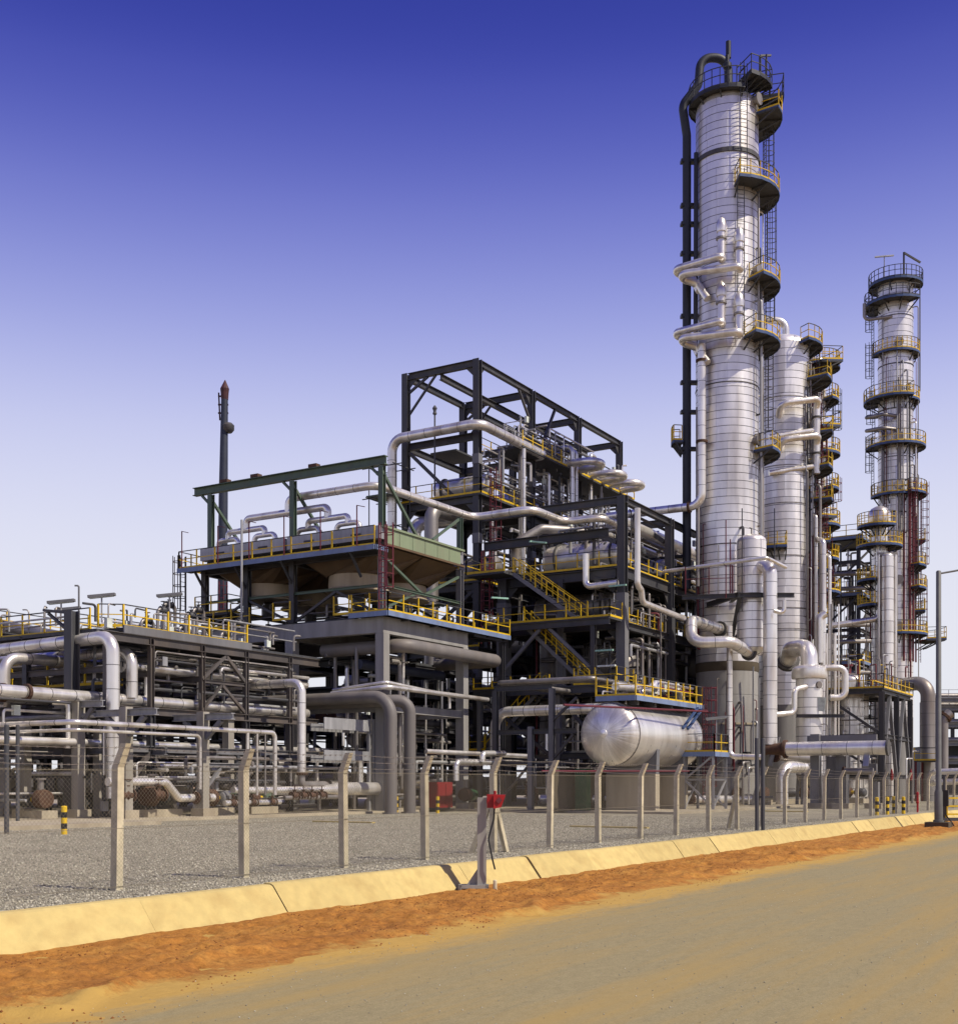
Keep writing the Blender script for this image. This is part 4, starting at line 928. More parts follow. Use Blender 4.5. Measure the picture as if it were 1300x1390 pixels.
# green gantry
gt = thing('gantry', 'dark green lifting gantry beam over the air cooler', 'gantry', (U0, 47, 16.2))
beam(gt, (U0+.1, V0-.2, 20.0), (U0+.1, V1+.7, 20.0), .36, .5, 'green_beam')
for v in (V0+.1, 46.6, 53.2):
    column(gt, U0+.1, v, 16.3, 19.7, .32, 'green_beam')
    brace(gt, (U0+.1, v, 19.4), (U0+3.6, v, 16.3), .16, 'green_beam'); brace(gt, (U0+.1, v+.1, 19.1), (U0+.1, v+.75, 19.7), .14, 'green_beam')
for v in (45, 49.5, 52): MB().box(U0-.1, U0+.3, v-.3, v+.3, 20.26, 20.45).obj('trolley', 'rust', gt)
column(gt, U1-.1, V0+.1, 16.3, 18.3, .3, 'green_beam'); brace(gt, (U1-.2, V0+.1, 18.2), (U1-3.2, V0+.1, 16.4), .14, 'green_beam')
# header pipes like a tree
hu = 56.5
def arch(label, u, va, vb, z, zd, r, grp):
    return pipe('header_arch', label, [V(u, va, zd), V(u, va, z), V(u, vb, z), V(u, vb, zd)], r, S, r*2.6, 14, 0, group=grp)
zp = [18.1, 17.35, 16.85, 16.3]
arch('wide silver arch pipe over the air cooler', hu, 51.1, 44.7, 18.1, 17.45, .22, 'air cooler header arches')
arch('left middle-sized silver arch above the air cooler headers', hu, 52.6, 49.6, 17.4, 16.95, .18, 'air cooler header arches')
arch('right middle-sized silver arch above the air cooler headers', hu, 46.2, 43.2, 17.4, 16.95, .18, 'air cooler header arches')
for i, v in enumerate((52.6, 49.6, 46.2, 43.2)):
    arch(['leftmost', 'second from left', 'third from left', 'rightmost'][i] + ' of the four small arches on the air cooler', hu, v + .85, v - .85, 16.95, 16.25, .16, 'air cooler header arches')
pipe('overhead_pipe', 'long silver pipe zigzagging from the air cooler to the steel frame', [V(hu, 47.7, 18.1), V(hu, 47.7, 18.95), V(hu, 41.1, 18.95), V(67.1, 41.1, 19.05), V(67.1, 36.7, 19.1), V(71.6, 36.7, 19.1), V(71.6, 34.0, 19.1), V(74.6, 34.0, 19.1), V(74.6, 34.0, 16.8)], .24, S, .9, 18, 1.3)
# dark mast behind
mp_ = at(300, 900, v=70); tp = at(305, 528, v=70); tp2 = at(305.5, 519, v=70)
t = thing('mast', 'tall dark mast with a red tip rising behind the air cooler', 'mast', (mp_.x, mp_.y, 0))
MB().tube([V(mp_.x, mp_.y, 0), mp_.lerp(tp, .6), tp], [.46, .38, .27], 16).obj('tube', 'stack_dark', t, True)
MB().tube([tp - V(0,0,.9), tp - V(0,0,.3), tp, tp2 + V(0,0,.2)], [.30, .34, .38, .03], 12).obj('tip', 'tip_red', t, False)
mb = MB(); lf = V(RX, RY, 0); q = tp - V(0,0,2)
for k in range(3): mb.bar(q - lf*.55 + V(0,0,k*.7), q + lf*.3 + V(0,0,k*.7), .12)
mb.bar(tp - lf*.5 - V(0,0,.3), tp - lf*.4 - V(0,0,2.6), .09); mb.obj('head_gear', 'tip_red', t)
MB().lathe([(.3,0),(.5,.25),(.5,.6),(.3,.8)], 12, tuple(mp_.lerp(tp, .84) + lf*.35)).obj('cylinder', 'steel', t, True)
q = mp_.lerp(tp, .115)
ladder(t, (q.x - .35, q.y - .5), (-.7,-.7,0), q.z - 3, q.z + 3, 'maroon', True, start=.6, w=.6)
# landing below with yellow rails
t = thing('landing', 'small yellow railed landing at the mast foot left of the air cooler', 'walkway', (56.0, 56, 12.4))
c_ = at(312, 822, u=56.5); z_ = c_.z - .6
deck(t, 55.3, 58.5, c_.y - .9, c_.y + 1.8, z_, 'flr', .15); MB().bar((56.4, c_.y, 10.4), (56.4, c_.y, z_-.15), .2).obj('post', 'steel', t)
column(t, 58.2, c_.y+1.5, .13, z_-.15, .25); beam(t, (55.4, c_.y+1.7, z_-.3), (58.4, c_.y+1.7, z_-.3), .2, .3)
pipe('trunk_pipe', 'silver twin-level pipe turning the corner of the concrete table', [at(450, 942, u=54.6), V(54.6, 39.0, 7.05), at(662, 950, v=39.0)], .14, S, .5, 12, 0)
pipe('trunk_pipe', 'thin silver pipe just behind the corner turning pipe of the table', [at(452, 937, u=54.9), V(54.9, 39.3, 7.35), at(610, 944, v=39.3), at(610, 962, v=39.3)], .09, S, .3, 10, 0)
pipe('trunk_pipe', 'thick grey pipe slung under the yellow railed table walkway', [V(56.5, 45, 9.55), V(56.5, 39.15, 9.55), V(67.2, 39.15, 9.55), V(67.2, 44, 9.55)], .40, 'pipe_grey', .8, 20, 0)
pipe('trunk_pipe', 'black pipe below the thick grey pipe under the table walkway', [V(56.2, 42.2, 8.6), V(65, 42.2, 8.6)], .3, 'stack_dark', None, 16, 0)
# low pipes in front of the steel frame
FG = thing('pipe_stand', 'dense dark pipe stand between concrete table and stair frame', 'pipe rack', (66, 44, .13))
for u in (60, 64, 68, 71):
    for v in (44, 50): column(FG, u, v, .13, 9.4, .3, 'steel')
    for z in (3.0, 5.2, 7.4, 9.2): beam(FG, (u, 43.5, z), (u, 51, z), .25, .35)
for z in (3.0, 5.2, 7.4, 9.2):
    for v in (43.9, 50): beam(FG, (59.5, v, z), (72, v, z), .2, .3)
deck(FG, 59.5, 72, 44.1, 50, 7.75); deck(FG, 59.5, 72, 44.1, 50, 9.55)
for i, (v, z, r) in enumerate([(44.4,5.65,.22),(45.2,5.7,.28),(46.2,5.6,.2),(47.2,5.7,.3),(44.5,3.4,.2),(45.6,3.5,.28),(46.8,3.4,.2),(48.2,3.5,.3),(44.6,1.6,.25),(46,1.7,.3)]):
    pipe('rack_pipe', 'silver pipe stacked inside the dark pipe stand under the table walkway', [V(56.5, v, z), V(72.2, v, z)], r, S if i % 2 else 'clad_dull', None, 12, 0, flange=(0.0,) if i < 2 else (), group='pipes in the dark pipe stand')
for i in range(7):
    u = 57.5 + i*1.9 + random.uniform(-.4, .4); v = 43.3 + random.uniform(0, .6)
    pipe('riser_pipe', 'thin upright pipe between concrete table and stair frame', [V(u, v, .13), V(u, v, 9 + random.uniform(-2, 2))], random.choice([.07, .1, .13]), random.choice([S, 'clad_dull']), None, 10, 0, group='upright pipes under the table walkway')
pipe('low_pipe', 'silver pipe running low from the red cabinet to the vessel frame', [at(578, 1020, v=38.2), at(720, 1027, v=36.2)], .14, S, None, 12, 0)
pipe('low_pipe', 'silver low arch pipe with two drops right behind the call point', [at(619, 1060, v=36.5), at(619, 1034, v=36.5), at(718, 1036, v=36.5), at(718, 1062, v=36.5)], .17, S, .35, 14, 0, flange=(1.0,))
pipe('low_pipe', 'short silver elbow on top of the low arch pipe', [at(655, 1034, v=36.2), at(655, 1023, v=36.2), at(684, 1023, v=36.2)], .17, S, .3, 12, 0)
m4 = pipe('manifold_pipe', 'vertical pipe with brown flanged valves below the low arch pipe', [at(718, 1100, v=36.5), at(718, 1064, v=36.5)], .16, 'clad_dull', None, 12, 0, flange=(.2, .9))
valve(m4, at(718, 1074, v=36.5), (0,0,1), .22, 'rust', 'rust', V(-.6,-.8,0))
pipe('low_pipe', 'bright silver horizontal pipe left of the horizontal vessel near ground', [at(733, 1085, v=34), at(812, 1085, v=31)], .27, S, None, 16, 0)
pipe('low_pipe', 'short horizontal pipe with valve under the vessel head', [at(820, 1084, v=31), at(842, 1084, v=30.2), at(843, 1048, v=30.2)], .15, S, .25, 12, 0, flange=(1.0,))
pipe('low_pipe', 'bright silver pipe end under the right part of the vessel', [at(938, 1085, v=30), at(1018, 1085, v=28)], .26, S, None, 16, 0, flange=(0.0,))
for x, y0, y1, x2 in ((741, 1042, 1088, 752), (727, 1070, 1030, 733)):
    pipe('tubing', 'thin white tubing bent at right angle near the fence brace post', [at(x, y1, v=35), at(x, y0, v=35), at(x2+20, y0, v=35)], .04, 'galv', .1, 8, 0, group='thin tubing')

# ================================================================== TALL STEEL FRAME (rear) and STAIR FRAME (front)
GA = thing('open_tower', 'tall open grey steel frame rising behind the stair frame', 'steel frame', (84, 47, .13))
AU = [72.6, 80.5, 88.4, 96.5]; AV = [44.1, 50.2]
for u in AU:
    for v in AV: column(GA, u, v, .13, 31.6, .48, 'steel')
    for z in (31.35, 26.2, 21.75, 15.6, 11.0, 6.5): beam(GA, (u, 44.36, z), (u, 49.94, z), .34, .5)
    brace(GA, (u, 49.9, 30.2), (u, 48.3, 31.1), .16); brace(GA, (u, 47.6, 31.1), (u, 49.9, 28.6), .14)
for v in AV:
    for a, b_ in zip(AU, AU[1:]):
        for z in (31.4, 21.75, 15.6, 11.0, 6.5): beam(GA, (a+.27, v, z), (b_-.27, v, z), .3, .45)
for a, b_ in zip(AU, AU[1:]): beam(GA, (a+.27, 50.2, 26.2), (b_-.27, 50.2, 26.2), .3, .45)
beam(GA, (72.6, 47.2, 30.9), (96.5, 47.2, 30.9), .28, .42); brace(GA, (72.6, 49.9, 25.8), (72.6, 46.0, 22.1), .22); brace(GA, (72.6, 49.9, 11.3), (72.6, 44.4, 15.3), .22)
brace(GA, (80.5, 44.1, 29), (78.5, 44.1, 31.2), .16); brace(GA, (84.4, 44.1, 31.2), (82.3, 44.1, 28.0), .18)
deck(GA, 72.3, 97, 43.6, 50.5, 22.1, 'fl', .14); rail(GA, [(72.3, 50.5, 22.1), (97, 50.5, 22.1)], 1.1, 1.8)
deck(GA, 77.0, 97, 42.9, 46.5, 26.45, 'fb', .14); deck(GA, 72.8, 76, 46, 48.2, 25.6, '', .12)
deck(GA, 72.3, 97, 43.8, 50.5, 15.95, 'fl', .14); deck(GA, 72.3, 97, 43.8, 50.5, 11.3, 'l', .14)
ladder(GA, (73.6, 43.5), (0,-1,0), 16.0, 23.0, 'maroon', True, w=.6); ladder(GA, (72.0, 43.1), (-.6,-.8,0), 11.4, 16.8, 'maroon', True, w=.6, start=1.4)
pipe('overhead_pipe', 'large silver pipe rounding the front corner of the tall steel frame', [V(71.4, 50.6, 12), V(71.4, 50.6, 26.6), V(71.4, 43.2, 26.65), V(80.8, 43.2, 26.6), V(80.8, 44.0, 26.6)], .35, S, .95, 18, 1.2)
for (x, lb, uu) in ((815, 'upper left', 85.8), (843, 'middle', 90.0), (868, 'lower right', 93.6)):
    pipe('expansion_loop', f'{lb} of three silver hairpin loops right of the tall frame', [V(uu-1.5, 46.0, 26.7), V(uu-1.5, 40.6, 26.7), V(uu+.6, 40.6, 26.7), V(uu+.6, 46.0, 26.7)], .30, S, 1.05, 16, 0, group='hairpin pipe loops')
# exchangers and drums on the decks
for i, (u, z, r, L_, m) in enumerate([(76, 23.6, .8, 4.2, 'clad'), (81.5, 23.5, .75, 4, 'clad'), (85.5, 23.7, .9, 4.4, 'clad'), (91, 23.5, .8, 4.2, 'clad'), (94.5, 23.5, .7, 4.0, 'clad')]):
    hx_vessel('heat_exchanger', ['leftmost', 'second', 'third', 'fourth', 'rightmost'][i] + ' silver exchanger on the railed deck of the tall steel frame', V(u, 47.4, z), L_, r, 'y', m, 'exchangers on the upper deck', zg=22.1)
for i, (u, z, r) in enumerate([(76, 17.4, .95), (82, 17.4, 1.0), (88, 17.4, .95), (94, 17.4, .9), (77, 12.8, 1.0), (84, 12.8, 1.0), (91, 12.8, 1.0)]):
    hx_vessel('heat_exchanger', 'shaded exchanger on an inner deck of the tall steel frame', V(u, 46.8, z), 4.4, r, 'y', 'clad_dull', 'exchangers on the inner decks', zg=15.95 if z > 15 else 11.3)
tg = random.Random(5)
for i in range(20):
    u = 76.5 + i*1.0 + tg.uniform(-.3, .3); v = 43.4 + tg.uniform(-.5, 1.5); z1 = tg.uniform(27, 29.2) if i % 3 else tg.uniform(24, 26)
    pts_ = [V(u, v, tg.choice([12, 16.1, 22.2])), V(u, v, z1), V(u + tg.uniform(.5, 1.6), v, z1), V(u + 1.7, v + tg.uniform(.5, 2), z1)] if i % 2 else [V(u, v, tg.choice([12, 16.1, 22.2])), V(u, v, z1), V(u, v + tg.uniform(1, 3), z1)]
    pipe('riser_pipe', 'slim silver riser pipe on the front of the tall steel frame', pts_, tg.choice([.07, .09, .12, .15]), tg.choice([S, S, 'galv', 'clad_dull']), .22, 10, 0, group='slim risers of the tall frame')
for i in range(10):
    u = 77.5 + i*1.9; v = 44.4 + tg.uniform(0, 1.5)
    t = thing('instrument_stand', 'grey instrument stand with valve on the top walkway of the tall frame', 'instrument', (u, v, 26.45), 'instruments on the top walkway')
    mb = MB(); mb.bar((u, v, 26.45), (u, v, 28.3), .07); mb.bar((u-.5, v, 28.2), (u+.9, v, 28.2), .06); mb.bar((u+.85, v, 26.45), (u+.85, v, 28.25), .05); mb.obj('stand', 'galv', t); valve(t, (u+.4, v, 27.4), (1,0,0), .11, 'steel', 'steel')
pipe('drop_pipe', 'bright silver downpipe with top elbow on the front of the tall frame', [V(84.4, 45, 28.0), V(84.4, 42.6, 28.0), V(84.4, 42.6, 15.9)], .2, S, .45, 14, 1.2)
pipe('drop_pipe', 'second bright silver downpipe beside the first on tall frame', [V(84.95, 45, 27.8), V(84.95, 42.5, 27.8), V(84.95, 42.5, 15.9)], .14, S, .3, 12, 1.2)
pipe('drop_pipe', 'slim white downpipe left of the paired downpipes on the tall frame', [V(77.2, 42.9, 26.2), V(77.2, 42.9, 16.0)], .13, S, None, 12, 1.3)
pipe('drop_pipe', 'fat grey vertical duct behind the air cooler right end', [V(70.2, 46.4, 9.6), V(70.2, 46.4, 20.8), V(74, 46.4, 21.0)], .5, 'clad_dull', .8, 18, 0)
pipe('drop_pipe', 'dull silver elbow duct behind the air cooler gantry', [at(562, 770, u=72), at(562, 712, u=72), at(618, 706, v=47.5)], .5, 'clad', .9, 18, 0)
p = at(590, 600, v=47); tag(MB().tube([V(p.x, p.y, 22.1), p + V(0,0,1.9)], .06, 8).obj('vent_pole', 'steel', None, True), 'thin vent pole with small head beside the tall frame top left', 'pole')
MB().lathe([(.05,0),(.16,.1),(.1,.3),(.18,.5),(.05,.7)], 10, (p.x, p.y, p.z+1.9)).obj('head', 'steel', bpy.data.objects['vent_pole.001'], True)
# access scaffold around the rising pipe
sc2 = thing('scaffold', 'dark pole scaffold around the silver riser left of the tall frame', 'scaffold', (71.4, 51, 12))
for du, dv in ((-.9,-1.2),(-.9,1.2),(.8,-1.2),(.8,1.2)): MB().tube([V(71.4+du, 50.8+dv, 12.0), V(71.4+du, 50.8+dv, 25.2)], .045, 6).obj('upright', 'steel', sc2)
for k in range(6):
    z = 13.5 + k*2.2
    for (a, b_) in (((-1.3,-1.2),(1.3,-1.2)),((-1.3,1.2),(1.3,1.2)),((-.9,-1.7),(-.9,1.8)),((.8,-1.7),(.8,1.8))): MB().tube([V(71.4+a[0], 50.8+a[1], z), V(71.4+b_[0], 50.8+b_[1], z)], .04, 6).obj('ledger', 'steel', sc2)
MB().box(70.4, 72.3, 49.5, 52.2, 22.4, 22.5).obj('boards', 'green_beam', sc2)

GB = thing('stair_tower', 'dark steel frame with yellow railed stairs left of the columns', 'steel frame', (78, 38, .13))
BC = [(72.7, 33.0, .64, 20.6), (72.7, 42.0, .76, 16.0), (80.8, 33.0, .62, 20.6), (80.8, 42, .6, 20.6), (90, 33.4, .6, 17), (90, 42, .6, 17), (72.7, 37.5, .45, 15.5)]
for u, v, w, z in BC: column(GB, u, v, 14.2, z, w*.85, 'steel', True) if z > 15 else None
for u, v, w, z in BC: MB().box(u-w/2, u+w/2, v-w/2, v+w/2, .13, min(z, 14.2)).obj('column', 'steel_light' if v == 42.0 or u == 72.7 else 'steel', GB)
for z in (15.6, 12.1, 7.7):
    for u in (72.7, 80.8, 90): beam(GB, (u, 33.45, z), (u, 41.5, z), .4, .75 if z > 15 else .5)
    for v in (33.0, 42.0):
        beam(GB, (73.15, v, z), (80.4, v, z), .4, .75 if z > 15 else .5); beam(GB, (81.2, v, z), (89.6, v, z), .4, .6)
beam(GB, (72.7, 32.6, 20.35), (72.7, 43.6, 20.35), .4, .5); beam(GB, (80.8, 33, 20.35), (80.8, 43.6, 20.35), .4, .5)
beam(GB, (72.7, 33, 20.36), (86, 33, 20.36), .35, .45); beam(GB, (72.7, 34, 18.3), (72.7, 43.6, 18.3), .4, .6)
brace(GB, (72.7, 33.4, 17.6), (72.7, 34.6, 18.1), .3); brace(GB, (72.7, 33.5, 14.4), (72.7, 35, 15.3), .3); brace(GB, (80.8, 33.4, 19), (80.8, 35, 20.2), .3)
deck(GB, 72.5, 90.5, 33.0, 42.6, 16.0, 'fl', .14); deck(GB, 73.2, 90.5, 33.4, 42.6, 12.45, 'f', .14); deck(GB, 73.2, 90.5, 33.4, 42.6, 8.05, 'f', .14)
deck(GB, 70.3, 72.2, 40.6, 43.6, 16.0, 'l', .14); rail(GB, [(70.3, 43.6, 16.0), (72.2, 43.6, 16.0)])
deck(GB, 70.3, 72.2, 32.8, 42.2, 12.4, 'flb', .14); beam(GB, (70.3, 32.8, 12.1), (70.3, 42.2, 12.1), .25, .42)
column(GB, 70.4, 34.0, 7.9, 11.9, .3, 'steel'); brace(GB, (70.4, 41.8, 8.2), (70.4, 37.9, 11.9), .2, 'steel_light'); brace(GB, (70.4, 37.2, 11.9), (70.4, 33.9, 8.9), .2, 'steel_light')
deck(GB, 69.6, 72.2, 32.0, 42.6, 8.0, '', .14); rail(GB, [(69.6, 42.6, 8.0), (69.6, 36.8, 8.0)], .8, 1.6); rail(GB, [(69.6, 35, 8.0), (69.6, 32, 8.0), (72.2, 32, 8.0)])
beam(GB, (69.6, 32, 7.7), (69.6, 42.6, 7.7), .25, .42)
for v in (32.3, 36.2, 42.2): column(GB, 69.8, v, .13, 7.4, .3, 'steel_light')
brace(GB, (69.8, 36.2, 3.0), (69.8, 42, 7.4), .2); brace(GB, (69.8, 36.2, 7.4), (69.8, 32.4, 3.0), .2); beam(GB, (69.8, 32.3, 3.4), (69.8, 42.2, 3.4), .2, .3)
stair(GB, (71.0, 40.3, 16.0), (71.0, 35.2, 12.42), (1,0,0)); stair(GB, (71.0, 39.4, 12.4), (71.0, 34.6, 8.05), (1,0,0)); stair(GB, (70.2, 37.8, 8.0), (70.2, 42.0, 3.9), (1,0,0), rm='yellow')
deck(GB, 69.9, 71.4, 41.9, 44, 3.9, 'lb', .14)
for (x, y, v, lb) in ((730, 736, 38, 'green tinted strip lamp high on the stair frame'), (678, 812, 40, 'green strip lamp beside the red ladder cage'), (820, 883, 32.6, 'pale green strip lamp low on the corner column of the stair frame'), (823, 904, 31.8, 'white strip lamp above the vessel platform left part'), (838, 795, 32.7, 'green strip lamp halfway up the corner column of stair frame')):
    c = at(x, y, v=v); d = V(0, -1, 0) if x > 800 else V(.8, -.6, 0); t = thing('strip_lamp', lb, 'lamp', c)
    MB().bar(c - d*.6, c + d*.6, .2, .1).obj('tube', 'lamp_green' if 'green' in lb else 'lamp_white', t); MB().bar(c + V(0,0,.05), c + V(0,0,.5), .05).obj('hanger', 'steel', t)
# what fills the stair frame
for i, (u, v, z, r, L_, a) in enumerate([(76.5, 37.5, 17.5, 1.1, 5.5, 'y'), (84, 37.5, 17.4, 1.0, 5.5, 'y')]):
    hx_vessel('drum', ['pale domed drum', 'second pale drum further right'][i] + ' on the upper deck of the stair frame', V(u, v, z), L_, r, a, 'clad', None, zg=16.0)
for i, (u, v, z, r) in enumerate([(76, 38, 13.9, 1.0), (83, 38, 13.9, 1.0), (77, 37, 9.8, 1.1), (84, 37, 9.8, 1.1), (76, 38, 2.2, 1.2), (82, 38, 2.2, 1.2), (88, 38, 5, 1.3)]):
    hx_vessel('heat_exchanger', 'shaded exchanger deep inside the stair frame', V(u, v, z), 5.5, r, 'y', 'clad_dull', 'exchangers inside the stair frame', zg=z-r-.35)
for i in range(16):
    u = 73.6 + (i % 8)*.95 + tg.uniform(-.2,.2); v = 32.5 + tg.uniform(0, 1.0) if i < 8 else 36 + tg.uniform(0, 5); z1 = tg.uniform(10, 15)
    pipe('riser_pipe', 'thin upright pipe inside the stair frame', [V(u, v, .13), V(u, v, z1), V(u + tg.uniform(-1, 1), v + 1.4, z1)], tg.choice([.06, .08, .11]), tg.choice([S, 'clad_dull', 'clad_dull', 'maroon']), .2, 10, 0, group='thin uprights in the stair frame')
pipe('drop_pipe', 'silver drop pipe with small jog right of the corner column', [at(865, 690, v=31.6), at(865, 795, v=31.6), at(870, 800, v=31.6), at(872, 818, v=31.6), at(928, 840, v=30.4)], .2, S, .4, 14, 0)
pipe('drop_pipe', 'silver elbow pipe left of the corner column of the stair frame', [at(795, 752, u=72), at(795, 797, u=72), at(838, 791, u=72)], .22, S, .4, 14, 0)
for i, (y, r) in enumerate(((708, .42), (722, .3), (735, .4), (750, .3))):
    a_ = at(856, y + 6, v=34.5 + i); pipe('bridge_pipe', ['top', 'second', 'third', 'lowest'][i] + ' pipe bridging from the stair frame towards the tall column', [V(76, a_.y, a_.z), V(93, a_.y, a_.z)], r, S if i % 2 == 0 else 'clad_dull', None, 14, 0, group='bridge pipes')
pipe('bridge_pipe', 'dull pipe snaking below the bridge deck of the stair frame', [at(700, 770, u=73.6), at(700, 738, u=73.6), at(735, 718, v=40.2), at(790, 722, v=38.5), at(832, 727, v=37.2)], .35, 'clad_dull', .8, 14, 0)
# further frame behind, between stair frame and tall column
GC = thing('link_bridge', 'dark steel frame linking stair frame and tall column', 'steel frame', (90, 40, .13))
for u in (88.5, 97): 
    for v in (36, 44): column(GC, u, v, .13, 19, .6)
    beam(GC, (u, 36, 18.7), (u, 44, 18.7), .4, .5)
for z in (18.7, 14.6, 10, 5.5):
    for v in (36, 44): beam(GC, (88.5, v, z), (97, v, z), .4, .5)
    deck(GC, 88.3, 97.2, 35.8, 44.2, z + .35, 'f' if z > 10 else '')
hx_vessel('heat_exchanger', 'pale brown exchanger end showing left of the tall column base', V(88, 34, 10.6), 4, 1.3, 'y', 'clad_dull', None, zg=.13)

# ================================================================== TALL MAIN COLUMN
MU, MV, MR = 84.4, 30.0, 2.24
T1 = thing('distillation_tower', 'tallest silver clad column with dark pipe down its left side', 'tower', (MU, MV, .13))
c1 = V(MU, MV, 0)
def zof(y, D): return CAMZ + (HZ - y) / FPX * D
# fireproofed skirt in shells
for i, (z0, z1) in enumerate(((.13, 3.0), (3.02, 5.9), (5.92, 8.0), (8.02, 9.7))):
    MB().lathe([(MR*.99, z0), (MR*.99, z1)], 40, (MU, MV, 0)).obj('skirt_section', 'concrete', T1, True)
girth(T1, MU, MV, MR, 5.86, 'concrete_warm', .14, .06)
MB().lathe([(MR-.01, 9.71), (MR+.05, 9.95), (MR+.05, 10.35)], 40, (MU, MV, 0)).obj('skirt_ring', 'concrete_dark', T1, True)
clad_column(T1, MU, MV, MR, 10.36, zof(152, FX*MU + FY*MV), .56, 9)
girth(T1, MU, MV, MR, 18.7); girth(T1, MU, MV, MR, 30.2); girth(T1, MU, MV, MR, 46.6, 'steel', .3, .1)
def zof(y, D): return CAMZ + (HZ - y) / FPX * D
D1 = FX*MU + FY*MV
plats = [(172, 3.9, -70, 35), (277, 3.7, -60, 88), (400, 3.75, -60, 60), (478, 3.75, -55, 70), (626, 3.75, -60, 45)]
for y, r1, f0, f1 in plats:
    sector(T1, MU, MV, MR, r1, zof(y - 7, D1), f0, f1)
    manway(T1, MU, MV, MR, zof(y - 20, D1), 42)
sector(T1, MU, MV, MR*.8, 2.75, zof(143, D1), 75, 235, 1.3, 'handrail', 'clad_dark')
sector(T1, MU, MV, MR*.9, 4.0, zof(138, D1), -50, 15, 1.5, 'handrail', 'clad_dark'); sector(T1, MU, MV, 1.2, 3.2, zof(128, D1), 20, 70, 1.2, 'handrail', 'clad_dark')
zs = [zof(p[0]-7, D1) for p in plats] + [zof(135, D1)]
def tl(par, cu, cv, r, phi, z0, z1, m='steel', **k):
    d = rd(phi); return ladder(par, (cu + d.x*r, cv + d.y*r), d, z0, z1, m, **k)
tl(T1, MU, MV, 2.95, -5, zs[2], zs[1], w=.5); tl(T1, MU, MV, 2.95, -12, zs[1], zs[0], w=.5); tl(T1, MU, MV, 2.6, 75, zs[1], zs[0]+1.8, cage=False, w=.5); tl(T1, MU, MV, 2.95, -10, zs[3], zs[2], w=.5)
tl(T1, MU, MV, 3.0, 10, zs[0], zs[5], w=.5)
# davit and top mast
mb = MB(); d0 = c1 + rd(25)*2.4; ztp = zof(135, D1)
mb.bar(d0 + V(0,0,ztp), d0 + V(0,0,ztp+2.6), .14); mb.bar(d0 + V(0,0,ztp+2.6), d0 + rd(-20)*.9 + V(0,0,ztp+2.8), .12); mb.bar(d0 + rd(0)*.45 + V(0,0,ztp), d0 + rd(0)*.45 + V(0,0,ztp+2.7), .1); mb.obj('davit', 'steel', T1)
# strip lamp on a platform
for y, f in ((400, -50), (478, -40)):
    p = c1 + rd(f)*3.7 + V(0,0,zof(y-7, D1)); mb = MB(); mb.bar(p, p + V(0,0,2.3), .07); mb.bar(p + V(0,0,2.3), p + V(0,0,2.9) - rd(0)*1.0, .2, .1); mb.obj('platform_lamp', 'galv', T1)
# standing nozzles (relief valves) and crossover pipes: things of their own
zt = zof(152, D1); za_ = zof(79, D1)
top = [c1 + V(0,0,zt+.8) + rd(20)*.1, c1 + V(0,0,za_) + rd(20)*.1, c1 + rd(172)*2.0 + V(0,0,za_-.1), c1 + rd(172)*2.15 + V(0,0,zof(118, D1)), c1 + rd(176)*3.3 + V(0,0,zof(145, D1)), c1 + rd(178)*2.95 + V(0,0,zof(185, D1)), c1 + rd(178)*2.95 + V(0,0,zof(800, D1))]
q_ = c1 + rd(100)*.9
mb = MB(); mb.tube([V(q_.x,q_.y,zt), V(q_.x,q_.y,zof(85, D1))], .16, 10); mb.tube([c1 + V(0,0,za_) + rd(20)*.1, c1 + V(0,0,za_+1.2) + rd(20)*.1], .2, 10); mb.lathe([(.1,zof(105,D1)),(.3,zof(102,D1)),(.3,zof(96,D1)),(.1,zof(93,D1))], 10, (q_.x,q_.y,0)); mb.obj('top_vents', 'clad_dark', T1, True)
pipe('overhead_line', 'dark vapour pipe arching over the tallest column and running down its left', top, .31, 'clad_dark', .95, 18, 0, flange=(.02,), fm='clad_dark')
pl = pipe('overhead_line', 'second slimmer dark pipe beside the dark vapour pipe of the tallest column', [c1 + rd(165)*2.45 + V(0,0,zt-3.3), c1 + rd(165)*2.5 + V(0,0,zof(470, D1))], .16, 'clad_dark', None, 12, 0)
for y in (220, 280, 305, 345, 430, 520, 560, 610):
    z = zof(y, D1); MB().bar(c1 + rd(178)*2.2 + V(0,0,z), c1 + rd(178)*3.4 + V(0,0,z), .5, .22).obj('pipe_guide', 'clad_dark', T1)
sector(T1, MU, MV, 3.3, 4.0, zof(600, D1), 172, 190, 1.1)
for y, r, ff, lb in ((385, 3.1, (98, 150), 'upper'), (470, 3.1, (98, 150), 'lower')):
    z = zof(y, D1)
    q1 = c1 + rd(84)*2.75; q2 = c1 + rd(110)*2.75
    for q, zz, nm, f2 in ((q1, z - .3, 'right', 160), (q2, z + .5, 'left', 176)):
        e1 = c1 + rd(f2)*3.75
        pts_ = [q + V(0,0,zz + 2.2), q + V(0,0,zz), q + rd(95)*1.0 + V(0,0,zz), e1 + rd(95)*.9 + V(0,0,zz+.1), e1 + V(0,0,zz+.1) + rd(95)*.1, c1 + rd(f2-10)*2.75 + V(0,0,zz-.3), c1 + rd(f2-28)*2.7 + V(0,0,zz-1.6)]
        o = pipe('relief_line', f'{nm} silver relief pipe loop at the {lb} tier of the tallest column', pts_, .27, S, .55, 14, 0, flange=(.06,), fm='clad_dull', group='relief loops')
        MB().tube([q + V(0,0,zz+2.1), q + V(0,0,zz+2.5), q + V(0,0,zz+2.9), q + V(0,0,zz+3.2)], [.34, .38, .3, .05], 12).obj('relief_valve', S, o, True)
z = zof(480, D1); e = c1 + rd(140)*2.85
